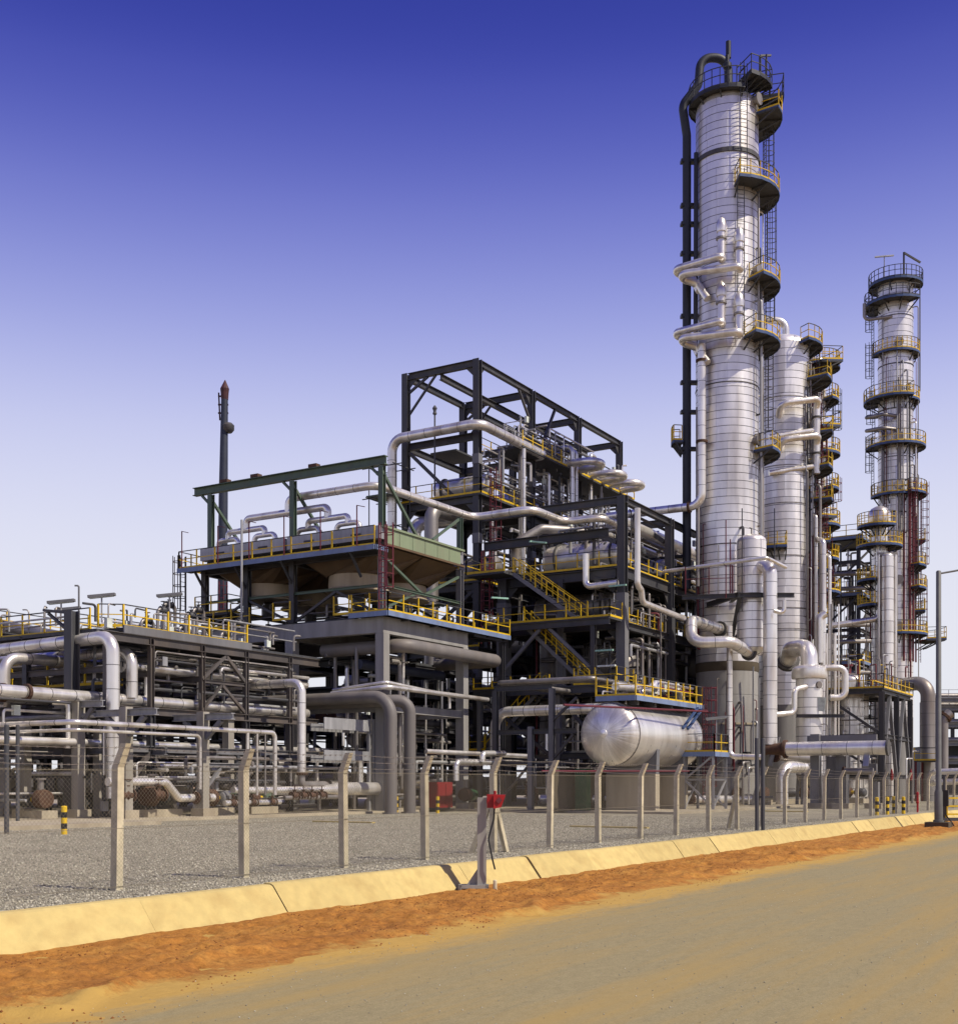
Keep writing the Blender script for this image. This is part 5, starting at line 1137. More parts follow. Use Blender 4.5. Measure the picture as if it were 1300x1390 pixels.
pipe('overhead_line', 'silver pipe down the left of the tallest column then turning to the steel frame', [e + V(0,0,z), e + V(0,0,zof(694, D1)), V(e.x - .3, e.y + 12, zof(694, D1))], .30, S, .9, 16, 1.0, flange=(.05, .30, .52))
e = c1 + rd(152)*2.65
pipe('overhead_line', 'slim silver pipe between dark pipe and left side of tallest column', [e + V(0,0,zof(560, D1)), e + V(0,0,zof(800, D1))], .16, 'clad_dull', None, 12, 0)
e = c1 + rd(25)*2.55
pipe('overhead_line', 'thin vertical pipe down the right front of the tallest column', [e + V(0,0,zof(505, D1)), e + V(0,0,zof(700, D1))], .1, 'clad_dull', None, 10, 0)

# accumulator vessel hung in front of the column
AU_, AV_, AR = 80.6, 26.9, .98
t = thing('accumulator', 'small domed silver vessel hung in front of the tallest column', 'vessel', (AU_, AV_, 10))
DA = FX*AU_ + FY*AV_; za, zb_ = zof(880, DA), zof(735, DA)
clad_column(t, AU_, AV_, AR, za, zb_, .62, 6)
MB().lathe([(0,-.5),(AR*.5,-.44),(AR*.87,-.25),(AR,0)], 28, (AU_, AV_, za)).obj('bottom_head', 'clad', t, True)
MB().tube(fillet([V(AU_,AV_,zb_+.45), V(AU_,AV_,zb_+.9), V(AU_,AV_,zb_+.95)+rd(180)*.15], .05), .04, 8).obj('vent', 'steel', t)
br = thing('vessel_bracket', 'dark steel bracket platform round the small domed vessel', 'bracket', (AU_, AV_, 14))
zz = zof(812, DA); cA = V(AU_, AV_, 0)
for s in (-1, 1):
    a_ = cA + rd(180 - 0)*(1.35) * (1 if s < 0 else -1)
    beam(br, c1 + rd(140 if s < 0 else 20)*2.3 + V(0,0,zz), cA + rd(90)*1.5 + rd(180 if s < 0 else 0)*1.2 + V(0,0,zz), .25, .35)
beam(br, cA + rd(90)*1.3 + rd(180)*1.2 + V(0,0,zz), cA + rd(90)*1.3 + rd(0)*2.6 + V(0,0,zz), .25, .3)
beam(br, cA + rd(270)*1.1 + rd(180)*1.2 + V(0,0,zz), cA + rd(90)*1.3 + rd(180)*1.2 + V(0,0,zz), .25, .3)
for f in (180, 0): brace(br, cA + rd(90)*1.3 + rd(f)*1.1 + V(0,0,zz-.1), c1 + rd(95)*2.3 + V(0,0,zz-2.9), .24)
rail(br, [cA + rd(180)*4.6 + rd(90)*.3 + V(0,0,zz+.2), cA + rd(180)*1.5 + rd(90)*.9 + V(0,0,zz+.2)], 1.9, 2.0, 'maroon', toe=False)
beam(br, cA + rd(180)*4.8 + rd(90)*.2 + V(0,0,zz), cA + rd(180)*1.3 + rd(90)*1.1 + V(0,0,zz), .25, .3)
for k_, (x, y0, y1) in enumerate(((985, 706, 812), (991, 732, 805), (1007, 690, 830), (1051, 690, 780))): 
    MB().bar(at(x, y1, D=DA-1.3), at(x, y0, D=DA-1.3), .06).obj('stanchion', 'maroon' if k_ < 2 else 'steel', br)
pipe('transfer_line', 'thin pale pipe crossing in front of the tallest column to vessel', [at(900, 776, D=84), at(1040, 757, D=79.5), at(1066, 770, D=82)], .13, S, .3, 12, 0)
pipe('transfer_line', 'fat silver downcomer pipe with elbow from small domed vessel', [at(1026, 770, D=DA-.2), at(1045, 766, D=DA-1.6), at(1045, 1011, D=DA-1.6)], .47, S, 1.0, 22, .9)
pipe('transfer_line', 'fat silver S bend from tallest column to the small domed vessel', [at(980, 855, D=85.6), at(938, 842, D=82.0), at(938, 873, D=80.5), at(992, 871, D=80.3), at(1018, 887, D=82.6)], .39, S, .85, 20, .8, flange=(0.03, .985), fm='seam')
pipe('transfer_line', 'slim silver pipe dropping before the concrete skirt then turning right', [at(990, 850, D=82), at(990, 1027, D=82), at(1036, 1028, D=81)], .2, S, .45, 14, .9)
pipe('transfer_line', 'short bent drain pipe right of the fat silver downcomer', [at(1050, 829, D=80), at(1064, 833, D=80), at(1064, 815, D=80)], .14, S, .25, 12, 0)
# hardware on the skirt
mb = MB(); 
for (x, y0, y1) in ((1022, 905, 1025), (1030, 920, 1030)): mb.bar(at(x, y0, D=D1-2.6), at(x, y1, D=D1-2.4), .09)
mb.obj('skirt_conduit', 'galv', T1)
MB().box(*[x for x in (MU-2.0, MU-1.2)], MV-2.2, MV-1.85, 3.2, 3.9).obj('skirt_opening', 'black', T1)

# big horizontal silver pipe with rusty reducer
UH = 83.0
h0, h1 = at(1068, 1015, u=UH-3.5), at(1203, 1017, u=UH-3.5)
zc = (h0.z + h1.z)/2; h0.z = h1.z = zc
hp = pipe('header_pipe', 'fat bright horizontal pipe with brown reducer behind the fence at right', [h0, h1], .47, S, None, 22, 1.6)
dv = (h0 - h1).normalized()
MB().tube([h0 + dv*.02, h0 + dv*.2, h0 + dv*.22, h0 + dv*.45, h0 + dv*1.3, h0 + dv*1.6], [.62, .62, .5, .42, .36, .46], 18).obj('reducer', 'rust', hp, True)
MB().tube([h1 - dv*.02, h1 - dv*.16], .53, 18).obj('end_flange', 'seam', hp)
MB().bar(h1 + dv*1.2 + V(-.05,0,-.2), h1 + dv*1.2 + V(-.5,0,-1.2), .35, .06).obj('tag_plate', 'galv', hp)
ps = thing('pipe_portal', 'blue grey steel portal under the fat bright horizontal pipe', 'pipe support', (80.5, 22, .12))
for k_, (x, w) in enumerate(((1107, .6), (1130, .7), (1143, .7), (1187, .55))):
    p = at(x, 1040, u=UH - 2.2 + (k_ % 2)*.9); zt_ = zc + 1.0 if k_ in (0, 3) else zc - .5
    MB().box(p.x-w/2, p.x+w/2, p.y-w/2, p.y+w/2, .35, zt_ if k_ != 3 else zc - 2.2).obj('column', 'steel_light', ps); MB().box(p.x-.55, p.x+.55, p.y-.55, p.y+.55, 0, .35).obj('footing', 'concrete_warm', ps)
a_, b_ = at(1096, 1006, u=UH-2.0), at(1190, 1004, u=UH-2.0); b_.z = a_.z; MB().bar(a_, b_, .3, .7).obj('beam', 'steel_light', ps)
a_, b_ = at(1170, 1043, u=UH-2.0), at(1190, 1043, u=UH-2.0); b_.z = a_.z; MB().bar(a_, b_, .3, .6).obj('beam', 'steel_light', ps)
pipe('low_pipe', 'short bare pipe under the fat bright horizontal pipe', [at(1145, 1047, u=UH-3), at(1185, 1047, u=UH-3)], .22, 'clad_dull', None, 14, 0, flange=(0.0,))
pipe('low_pipe', 'fat silver elbow going into ground behind the dark post pair', [at(1090, 1041, D=86), at(1061, 1041, D=84), at(1061, 1092, D=84)], .42, S, 1.0, 20, .9)
pipe('low_pipe', 'brownish pipe stub under the fat bright horizontal pipe left end', [at(1052, 1026, D=84), at(1098, 1030, D=86)], .32, 'clad_dull', None, 16, 0, flange=(0.0,))

# reboiler vessel with big elbow on top
RU_, RV_ = at(1098, 1000, D=88).xy; t = thing('reboiler', 'stout silver vertical vessel fed by a big elbow pipe', 'vessel', (RU_, RV_, 0)); DR = 88
zA, zB = zof(1052, DR), zof(922, DR)
clad_column(t, RU_, RV_, .95, zA, zB, .7, 6, dome=False)
MB().lathe([(1.0,zB),(1.22,zB+.02),(1.28,zB+.2),(1.22,zB+.75),(1.0,zB+.95),(.8,zB+1.0)], 28, (RU_, RV_, 0)).obj('channel_head', 'clad', t, True)
MB().lathe([(.2,zA-.8),(.7,zA-.5),(.94,zA)], 28, (RU_, RV_, 0)).obj('bottom_cone', 'clad_dull', t, True)
cR = V(RU_, RV_, 0)
for f in (45, 135, 225, 315): MB().bar(cR + rd(f)*1.0 + V(0,0,.12), cR + rd(f)*.85 + V(0,0,zA+.6), .2).obj('leg', 'steel_light', t)
for f, y in ((62, 931),): 
    p = cR + rd(f)*.95 + V(0,0,zof(y, DR)); MB().tube([p, p + rd(f)*.12], .25, 14).obj('nozzle', 'clad_dull', t)
p = cR + rd(60)*1.0 + V(0,0,zof(957, DR)); MB().bar(p + V(0,0,-.5), p + V(0,0,.5) + rd(60)*.15, .75, .05).obj('name_board', 'lamp_white', t)
beam(t, cR + rd(180)*1.2 + rd(90)*1.0 + V(0,0,zof(973, DR)), cR + rd(0)*2.3 + rd(90)*1.0 + V(0,0,zof(973, DR)), .2, .25, 'steel', 'support_beam')
pipe('transfer_line', 'big dull elbow from the second column down to the stout vessel', [at(1069, 897, D=92), at(1072, 882, D=90.5), at(1098, 878, D=88.2), at(1098, 912, D=88)], .62, 'clad', 1.1, 22, 0, flange=(0.0,), fm='seam')
pipe('transfer_line', 'thin silver S pipe on the left of the stout vessel', [at(1094, 932, D=87.2), at(1078, 936, D=86.6), at(1078, 968, D=86.6), at(1052, 970, D=86)], .2, S, .45, 14, 0)
pipe('transfer_line', 'silver C loop pipe on the right of the stout vessel', [at(1118, 907, D=88), at(1147, 906, D=88), at(1147, 947, D=88), at(1126, 947, D=88)], .24, S, .55, 14, 0)
for i, x in enumerate((1122, 1128, 1133, 1138)): pipe('riser_pipe', ['first','second','third','fourth'][i] + ' thin riser just right of the stout vessel', [at(x, 1000, D=89), at(x, 860 - 40*(i % 2), D=89)], [.1,.07,.12,.06][i], S if i != 1 else 'clad_dull', None, 10, 0, group='risers beside the stout vessel')

# ================================================================== SECOND COLUMN
SU, SV, SR = 98.0, 30.0, 2.05
T2 = thing('distillation_tower', 'second silver column half hidden behind the tallest one', 'tower', (SU, SV, .12)); D2 = FX*SU + FY*SV; c2 = V(SU, SV, 0)
MB().lathe([(SR, .13), (SR, 8)], 36, (SU, SV, 0)).obj('skirt_section', 'concrete', T2, True)
clad_column(T2, SU, SV, SR, 8.02, zof(474, D2), .6, 8)
for y in (548, 640, 690, 760, 830, 858): girth(T2, SU, SV, SR, zof(y, D2), 'clad_dull')
p2 = [(474, 3.1, -75, 65, 0), (520, 3.8, -60, 40, 1), (590, 3.9, -70, 25, 1), (640, 3.9, -60, 40, 1), (682, 3.9, -70, 30, 1)]
for y, r1, f0, f1, m_ in p2:
    sector(T2, SU, SV, SR, r1, zof(y, D2), f0, f1)
    if m_: manway(T2, SU, SV, SR, zof(y - 10, D2), 20)
sector(T2, SU, SV, SR+1.2, SR+3.0, zof(485, D2), -50, -5); sector(T2, SU, SV, SR+1.4, SR+3.0, zof(572, D2), -60, -10); sector(T2, SU, SV, SR+1.3, SR+2.9, zof(695, D2), -55, -15); sector(T2, SU, SV, SR, 3.5, zof(750, D2), 100, 160)
for i in range(len(p2) - 1): tl(T2, SU, SV, 3.0, -8 - 8*(i % 2), zof(p2[i+1][0], D2), zof(p2[i][0], D2), 'steel' if i < 2 else 'maroon', w=.5)
tl(T2, SU, SV, 2.9, 2, zof(860, D2), zof(690, D2), 'maroon', w=.5); tl(T2, SU, SV, 3.6, -22, zof(760, D2), zof(600, D2), 'maroon', w=.5)
for y, f in ((520, -50), (640, -40), (682, -50)):
    p = c2 + rd(f)*3.7 + V(0,0,zof(y, D2)); mb = MB(); mb.bar(p, p + V(0,0,2.2), .07); mb.bar(p + V(0,0,2.2), p + V(0,0,2.7) + rd(0)*.9, .2, .1); mb.obj('platform_lamp', 'galv', T2)
zt = zof(474, D2)
pipe('overhead_line', 'silver pipe arching off the top of the second column', [c2 + V(0,0,zt+.8) + rd(0)*.2, c2 + V(0,0,zt+2.3) + rd(0)*.2, c2 + rd(180)*1.9 + V(0,0,zt+2.5), c2 + rd(185)*2.8 + V(0,0,zt+1.2), c2 + rd(185)*2.9 + V(0,0,zt-6)], .3, S, .8, 16, 0)
for y, lb in ((560, 'upper'), (608, 'lower')):
    z = zof(y, D2); q = c2 + rd(65)*2.7
    pipe('relief_line', f'{lb} silver crossover loop on the front of the second column', [c2 + rd(115)*2.0 + V(0,0,z-.8), c2 + rd(108)*3.2 + V(0,0,z-.2), c2 + rd(50)*3.4 + V(0,0,z+.3), c2 + rd(40)*2.9 + V(0,0,z), c2 + rd(40)*2.9 + V(0,0,z-2.6)], .27, S, .6, 14, 0, flange=(.78,), fm='seam', group='crossover loops')
    pipe('relief_line', f'{lb} slanting silver pipe below the crossover loop of the second column', [c2 + rd(130)*2.6 + V(0,0,z-2.6), c2 + rd(42)*2.7 + V(0,0,z-2.0)], .22, S, None, 12, 0, group='slanting pipes')
for i, (f, y0, y1, r) in enumerate(((15, 690, 900, .12), (5, 700, 980, .16), (-5, 720, 900, .1), (28, 700, 870, .07))):
    e = c2 + rd(f)*2.4; pipe('riser_pipe', ['front', 'fattest', 'rear', 'thinnest'][i] + ' riser on the right side of the second column', [e + V(0,0,zof(y1, D2)), e + V(0,0,zof(y0, D2))], r, S if i != 3 else 'maroon', None, 10, 0, group='risers on the second column')
pipe('vent_pipe', 'small hooked silver vent with dome right of the second column', [at(1112, 900, D=96), at(1112, 838, D=96), at(1120, 833, D=96)], .32, S, .5, 14, 0)

b6 = at(1107, 900, D=104)
T6 = thing('fractionating_tower', 'slim silver column tucked behind the right flank of the second column', 'tower', (b6.x, b6.y, .12))
clad_column(T6, b6.x, b6.y, .85, 6.0, zof(492, 104), .7, 5); MB().lathe([(.9,.12),(.9,6.0)], 24, (b6.x, b6.y, 0)).obj('skirt_section', 'concrete', T6, True)
for y, r1, f0, f1 in ((500, 2.0, -60, 120), (545, 1.9, -70, 60), (618, 2.0, -60, 90), (665, 1.9, -70, 60), (715, 2.0, -60, 80), (760, 1.9, -70, 60), (805, 2.0, -60, 80)): sector(T6, b6.x, b6.y, .85, r1, zof(y, 104), f0, f1)
for k_, (a, b_) in enumerate(((545, 500), (618, 545), (665, 618), (715, 665), (760, 715), (805, 760))): tl(T6, b6.x, b6.y, 1.45, -15 + 20*(k_ % 2), zof(a, 104), zof(b_, 104), 'steel' if k_ < 3 else 'maroon', w=.45)
# lattice access tower between second column and the right group
LT = thing('access_tower', 'dark lattice access tower with blue edged landings behind second column', 'steel frame', (116, 33, .12))
cL = at(1148, 900, D=116); lu, lv = cL.x, cL.y; w_ = 2.6
for du in (-w_, w_):
    for dv_ in (-w_*.7, w_*.7): column(LT, lu+du, lv+dv_, .12, zof(735, 116), .32)
ys = [960, 905, 860, 815, 770, 740]
for i, y in enumerate(ys):
    z = zof(y, 116)
    for dv_ in (-w_*.7, w_*.7): beam(LT, (lu-w_, lv+dv_, z), (lu+w_, lv+dv_, z), .22, .3)
    for du in (-w_, w_): beam(LT, (lu+du, lv-w_*.7, z), (lu+du, lv+w_*.7, z), .22, .3)
    if i:
        z0 = zof(ys[i-1], 116)
        brace(LT, (lu-w_, lv-w_*.7, z0), (lu+w_, lv-w_*.7, z), .16); brace(LT, (lu-w_, lv+w_*.7, z0), (lu-w_, lv-w_*.7, z), .16)
    if i % 2: deck(LT, lu-w_-.4, lu+w_+.4, lv-w_*.7-.4, lv+w_*.7+.3, z+.2, 'fl', .12, 'grating', 'blue')
for i, (y, dx) in enumerate(((780, 0), (800, .4), (850, 0), (872, .3), (915, 0))):
    z = zof(y, 112); pipe('bridge_pipe', ['top','second','third','fourth','lowest'][i] + ' dark pipe bridging from the lattice tower to the right column', [at(1118, y, D=110), at(1185, y-2, D=113)], .2, 'clad_dull', None, 12, 0, group='pipes at the lattice tower')

# ================================================================== RIGHT COLUMN GROUP
TU, TV, TR = 121.0, 26.0, 1.62
D3 = FX*TU + FY*TV; c3 = V(TU, TV, 0)
T3 = thing('distillation_tower', 'slender silver column with many platforms far right', 'tower', (TU, TV, .12))
MB().lathe([(TR, .13), (TR, 8)], 32, (TU, TV, 0)).obj('skirt_section', 'concrete', T3, True)
clad_column(T3, TU, TV, TR, 8.02, zof(388, D3), .62, 6)
for y in (435, 500, 560, 625, 700): girth(T3, TU, TV, TR, zof(y, D3), 'steel')
p3 = [(388, 2.5, 0, 270), (415, 2.9, 60, 240), (482, 2.2, -40, 190), (545, 2.95, 75, 225), (546, 2.2, -45, 75), (608, 2.75, -40, 200), (673, 2.85, -45, 80), (674, 2.3, 80, 190), (800, 2.8, -60, 60), (862, 2.9, -50, 110)]
for y, r1, f0, f1 in p3:
    sector(T3, TU, TV, TR, r1, zof(y, D3), f0, f1, rm='yellow' if y > 420 else 'handrail')
    if y > 450 and y not in (546, 674): manway(T3, TU, TV, TR, zof(y - 9, D3), 100)
sector(T3, TU, TV, TR+1.2, TR+3.0, zof(868, D3), -30, 15)
for i, (a, b_) in enumerate(((482, 415), (545, 482), (673, 608), (608, 545))): tl(T3, TU, TV, 2.35, 172 if i < 3 else 168, zof(a, D3), zof(b_, D3), 'steel', w=.5)
tl(T3, TU, TV, 2.35, 30, zof(800, D3), zof(673, D3), 'maroon', w=.5); tl(T3, TU, TV, 2.45, 75, zof(800, D3), zof(673, D3), 'maroon', w=.5); tl(T3, TU, TV, 2.35, 0, zof(900, D3), zof(800, D3), 'maroon', w=.5)
mb = MB(); z = zof(388, D3); p = c3 + rd(60)*1.0
for a, b_ in (((0,0,0),(0,0,2.9)),): mb.bar(p + V(0,0,z), p + V(0,0,z+2.9), .16)
mb.bar(p + V(0,0,z+2.85), p + V(0,0,z+1.9) + rd(0)*1.6, .16); mb.obj('davit', 'steel', T3)
mb = MB(); p = c3 + rd(140)*2.0; mb.bar(p + V(0,0,z), p + V(0,0,z+2.3), .08); mb.bar(p + V(0,0,z+2.25) - rd(0)*.9, p + V(0,0,z+2.4) + rd(0)*.9, .2, .1); mb.obj('platform_lamp', 'galv', T3)
pp_ = c3 + rd(-5)*2.45
pipe('riser_pipe', 'thin dark line down the right edge of the slender right column', [pp_ + V(0,0,zof(372, D3)), pp_ + V(0,0,zof(530, D3))], .06, 'steel', None, 8, 0)
for y, lb in ((420, 'top'), (572, 'middle'), (590, 'lower')):
    z = zof(y, D3); pipe('relief_line', f'{lb} dull pipe hoop on the left of the slender right column', [c3 + rd(100)*1.7 + V(0,0,z), c3 + rd(130)*3.0 + V(0,0,z), c3 + rd(178)*3.1 + V(0,0,z+.3), c3 + rd(200)*1.7 + V(0,0,z+.6)] if y != 420 else [c3 + rd(120)*1.6 + V(0,0,z-1.2), c3 + rd(172)*3.2 + V(0,0,z-1.2), c3 + rd(172)*3.2 + V(0,0,z+.4)], .17, 'clad_dull', .5, 12, 0, group='hoops on right column')
for i, (f, r) in enumerate(((50, .1), (65, .08), (85, .1), (20, .08))): 
    e = c3 + rd(f)*1.85; pipe('riser_pipe', ['red', 'dark red', 'maroon', 'slim red'][i] + ' vertical line on the lower part of the right column', [e + V(0,0,zof(900, D3)), e + V(0,0,zof(676, D3))], r, 'maroon', None, 8, 0, group='red lines on right column')
# slim front tower
QU, QV, QR = at(1193, 900, D=110).x, at(1193, 900, D=110).y, .72
T4 = thing('fractionating_tower', 'slim silver column with domed top in front of right column', 'tower', (QU, QV, .12)); D4 = 110
clad_column(T4, QU, QV, QR, 6, zof(700, D4), .8, 5, 'clad')
MB().lathe([(QR+.1, zof(716, D4)), (QR+.28, zof(712, D4)), (QR+.28, zof(697, D4)), (QR, zof(691, D4)), (QR*.5, zof(688, D4)), (0, zof(687, D4))], 24, (QU, QV, 0)).obj('top_drum', 'clad', T4, True)
for y, r1, f0, f1 in ((742, 2.0, -40, 190), (715, 1.9, 60, 200), (788, 1.9, 120, 230), (822, 1.9, 120, 230)): sector(T4, QU, QV, QR, r1, zof(y, D4), f0, f1)
MB().lathe([(QR*1.1,.12),(QR*1.1,6)], 24, (QU, QV, 0)).obj('skirt_section', 'concrete', T4, True)
c4 = V(QU, QV, 0)
pipe('drop_pipe', 'blue grey pipe down the slim column turning left at its foot', [c4 + rd(110)*1.05 + V(0,0,zof(735, D4)), c4 + rd(110)*1.1 + V(0,0,zof(842, D4)), c4 + rd(178)*4.5 + V(0,0,zof(850, D4))], .27, 'clad', .5, 14, 1.2)
b5 = at(1204, 900, D=108.5)
T5 = thing('standpipe', 'pale slender standpipe with two side pipes before right column', 'standpipe', (b5.x, b5.y, .12))
clad_column(T5, b5.x, b5.y, .55, .5, zof(755, 108.5), 1.0, 4, 'clad'); MB().lathe([(.5,.12),(.5,.5)], 20, (b5.x, b5.y, 0)).obj('base', 'concrete', T5)
for k_, dx in enumerate((-.75, .75)):
    p = b5 + rd(0)*dx; MB().tube([V(p.x, p.y, 8.8), V(p.x, p.y, zof(753, 108.5))], .12, 10).obj('side_pipe', 'clad', T5, True)
p = b5; MB().bar(V(p.x,p.y,zof(752,108.5)) - rd(0)*.9, V(p.x,p.y,zof(752,108.5)) + rd(0)*.9, .2, .25).obj('portal_bar', 'clad_dull', T5)

# support frame with yellow railed deck
GR = thing('vessel_table', 'grey braced frame with yellow railed deck under the right column', 'steel frame', (100, 24, .12))
gu0, gu1, gv0, gv1, gz = 97.5, 108.0, 22.0, 31.0, 9.2
for u in (gu0, 102.7, gu1):
    for v in (gv0, 26.5, gv1): column(GR, u, v, .12, gz - .3, .38, 'steel_light' if v > 30 else 'steel')
for z in (gz-.25, 5.4, 2.2):
    for v in (gv0, gv1): beam(GR, (gu0, v, z), (gu1, v, z), .28, .36, 'steel')
    for u in (gu0, gu1): beam(GR, (u, gv0, z), (u, gv1, z), .28, .36, 'steel')
deck(GR, gu0-.2, gu1+.2, gv0-.2, gv1+.2, gz, 'flbr', .12)
for (a, b_) in ((gu0, 102.7), (102.7, gu1)):
    m_ = (a + b_)/2; brace(GR, (m_, gv0, gz-.5), (a+.2, gv0, 2.4), .26, 'steel_light'); brace(GR, (m_, gv0, gz-.5), (b_-.2, gv0, 2.4), .26, 'steel_light')
brace(GR, (gu0, gv0, 5.5), (gu0, 26.5, gz-.5), .2); brace(GR, (gu0, 26.5, gz-.5), (gu0, gv1, 5.5), .2); brace(GR, (gu0, gv0, 2.4), (gu0, 26.5, 5.2), .18)
for i, (u, v, r, zb) in enumerate(((100.6, 25.4, 1.25, 11.0), (105, 26, 1.2, 10.6), (100.4, 29.0, .9, 10.8))):
    t = thing('drum', ['front left', 'front right', 'rear'][i] + ' upright pale drum standing in the braced frame', 'vessel', (u, v, .12), 'drums in the braced frame')
    clad_column(t, u, v, r, .5, zb-.9, .75, 5, 'clad'); MB().lathe([(r*.9,.12),(r*.9,.5)], 24, (u,v,0)).obj('base', 'concrete', t)
    MB().lathe([(.25,zb-.4),(.25,zb+.3),(.4,zb+.3),(.4,zb+.45)], 14, (u,v,0)).obj('top_nozzle', 'maroon' if i == 0 else 'clad_dull', t)
for i in range(7):
    u = 98.5 + i*1.4; pipe('riser_pipe', 'thin riser with valve above the braced frame deck', [V(u, 23.0, gz), V(u, 23.0, gz + 1.6 + .5*(i % 3)), V(u + .7, 23.6, gz + 1.6 + .5*(i % 3))], .06, 'maroon' if i % 2 else 'clad_dull', .15, 8, 0, group='risers on the braced frame')
for x, lb in ((1210, 'left'), (1236, 'right')):
    p = at(x, 1060, D=96); t = thing('extinguisher', f'{lb} small dark red cover hanging on the braced frame', 'cover', p); MB().lathe([(.05,0),(.12,.06),(.13,.5),(.09,.75),(.03,.95)], 10, p).obj('cover', 'dark_red', t)
b_ = at(1258, 1040, D=106)
pipe('drop_pipe', 'big grey elbow pipe right of the braced frame', [at(1225, 930, D=108), at(1259, 926, D=106), at(1259, 1088, D=106)], .62, 'clad_dull', 1.3, 22, 1.0)
t = thing('operator_stand', 'small dark railed stand at the foot of the big grey elbow', 'walkway', at(1262, 1092, D=104))
p = at(1262, 1033, D=104); deck(t, p.x-1.5, p.x+1.5, p.y-1.0, p.y+1.0, p.z, 'fl', .1)
for du in (-1.4, 1.4): column(t, p.x+du, p.y-.9, .12, p.z-.1, .16, 'maroon'); column(t, p.x+du, p.y+.9, .12, p.z-.1, .16, 'maroon')
# beyond, at the right picture edge
BG = thing('far_unit', 'hazy distant steel unit at the right picture edge', 'steel frame', (165, 20, 0))
q0 = at(1272, 1080, D=170)
for k_ in range(4):
    for s in (0, 1):
        p = q0 + rd(0)*(k_*4.5) + V(FX,FY,0)*s*6; column(BG, p.x, p.y, 0, zof(950, 170), .5, 'steel_light')
for y in (1035, 1010, 985, 962, 950):
    z = zof(y, 170); beam(BG, q0.xy.to_3d() + V(0,0,z), (q0 + rd(0)*16).xy.to_3d() + V(0,0,z), .4, .5, 'steel_light'); p2_ = q0 + V(FX,FY,0)*6
    beam(BG, p2_.xy.to_3d() + V(0,0,z), (p2_ + rd(0)*16).xy.to_3d() + V(0,0,z), .4, .5, 'steel_light')
    for k_ in range(3): MB().tube([(q0 + V(FX,FY,0)*(1+k_*1.6)).xy.to_3d() + V(0,0,z+.6), (q0 + rd(0)*16 + V(FX,FY,0)*(1+k_*1.6)).xy.to_3d() + V(0,0,z+.6)], .4, 10).obj('pipe', 'clad_dull', BG, True)
rail(BG, [q0.xy.to_3d() + V(0,0,zof(948,170)), (q0 + rd(0)*16).xy.to_3d() + V(0,0,zof(948,170))], 1.2, 1.6, 'galv')
mb = MB(); mb.bar(q0.xy.to_3d() + rd(-90)*8 + V(0,0,2.5), (q0 + rd(0)*30).xy.to_3d() + rd(-90)*8 + V(0,0,2.5), 8, 9); mb.obj('shed', 'steel', BG)
for i, y in enumerate((1048, 1062)):
    pipe('low_pipe', ['upper', 'lower'][i] + ' silver pipe crossing low at the right picture edge', [at(1265, y+2, D=88), at(1265 + 4, y, D=86), at(1330, y - 2, D=84)], .22, S, .4, 14, 0)
pipe('drop_pipe', 'pale upright pipe with elbow right of the big grey elbow', [at(1280, 1050, D=100), at(1280, 975, D=100), at(1290, 968, D=100)], .4, 'clad_dull', .6, 14, 0, flange=(.9,))

# ================================================================== HORIZONTAL VESSEL
vu0, vu1, vv_, vz, vr = 61.2, 70.8, 28.5, 4.42, 1.78
HV = thing('horizontal_vessel', 'large horizontal silver drum with ribbed domed head facing left', 'vessel', (66, 28, .12))
MB().lathe([(vr-.03, vu0), (vr-.03, vu1)], 40, (0, vv_, vz), 'x').obj('shell', 'shellcore', HV, True)
# cladding courses along the drum
n_ = 9; Lc = (vu1 - vu0)/n_
cm = MB()
for k in range(40):
    a0, a1 = 2*PI*k/40, 2*PI*(k+1)/40
    cm.add([(.012, vr*math.cos(a0), vr*math.sin(a0)), (Lc-.012, (vr+.01)*math.cos(a0), (vr+.01)*math.sin(a0)), (Lc-.012, (vr+.01)*math.cos(a1), (vr+.01)*math.sin(a1)), (.012, vr*math.cos(a1), vr*math.sin(a1))], [(0,1,2,3)])
import bmesh
cme = cm.mesh('cladding_course', 'clad', False)
bm_ = bmesh.new(); bm_.from_mesh(cme); bmesh.ops.remove_doubles(bm_, verts=bm_.verts, dist=.001); bm_.to_mesh(cme); bm_.free(); cme.shade_smooth()
for i in range(n_): inst(cme, 'cladding_course', (vu0 + i*Lc, vv_, vz), 0, HV)
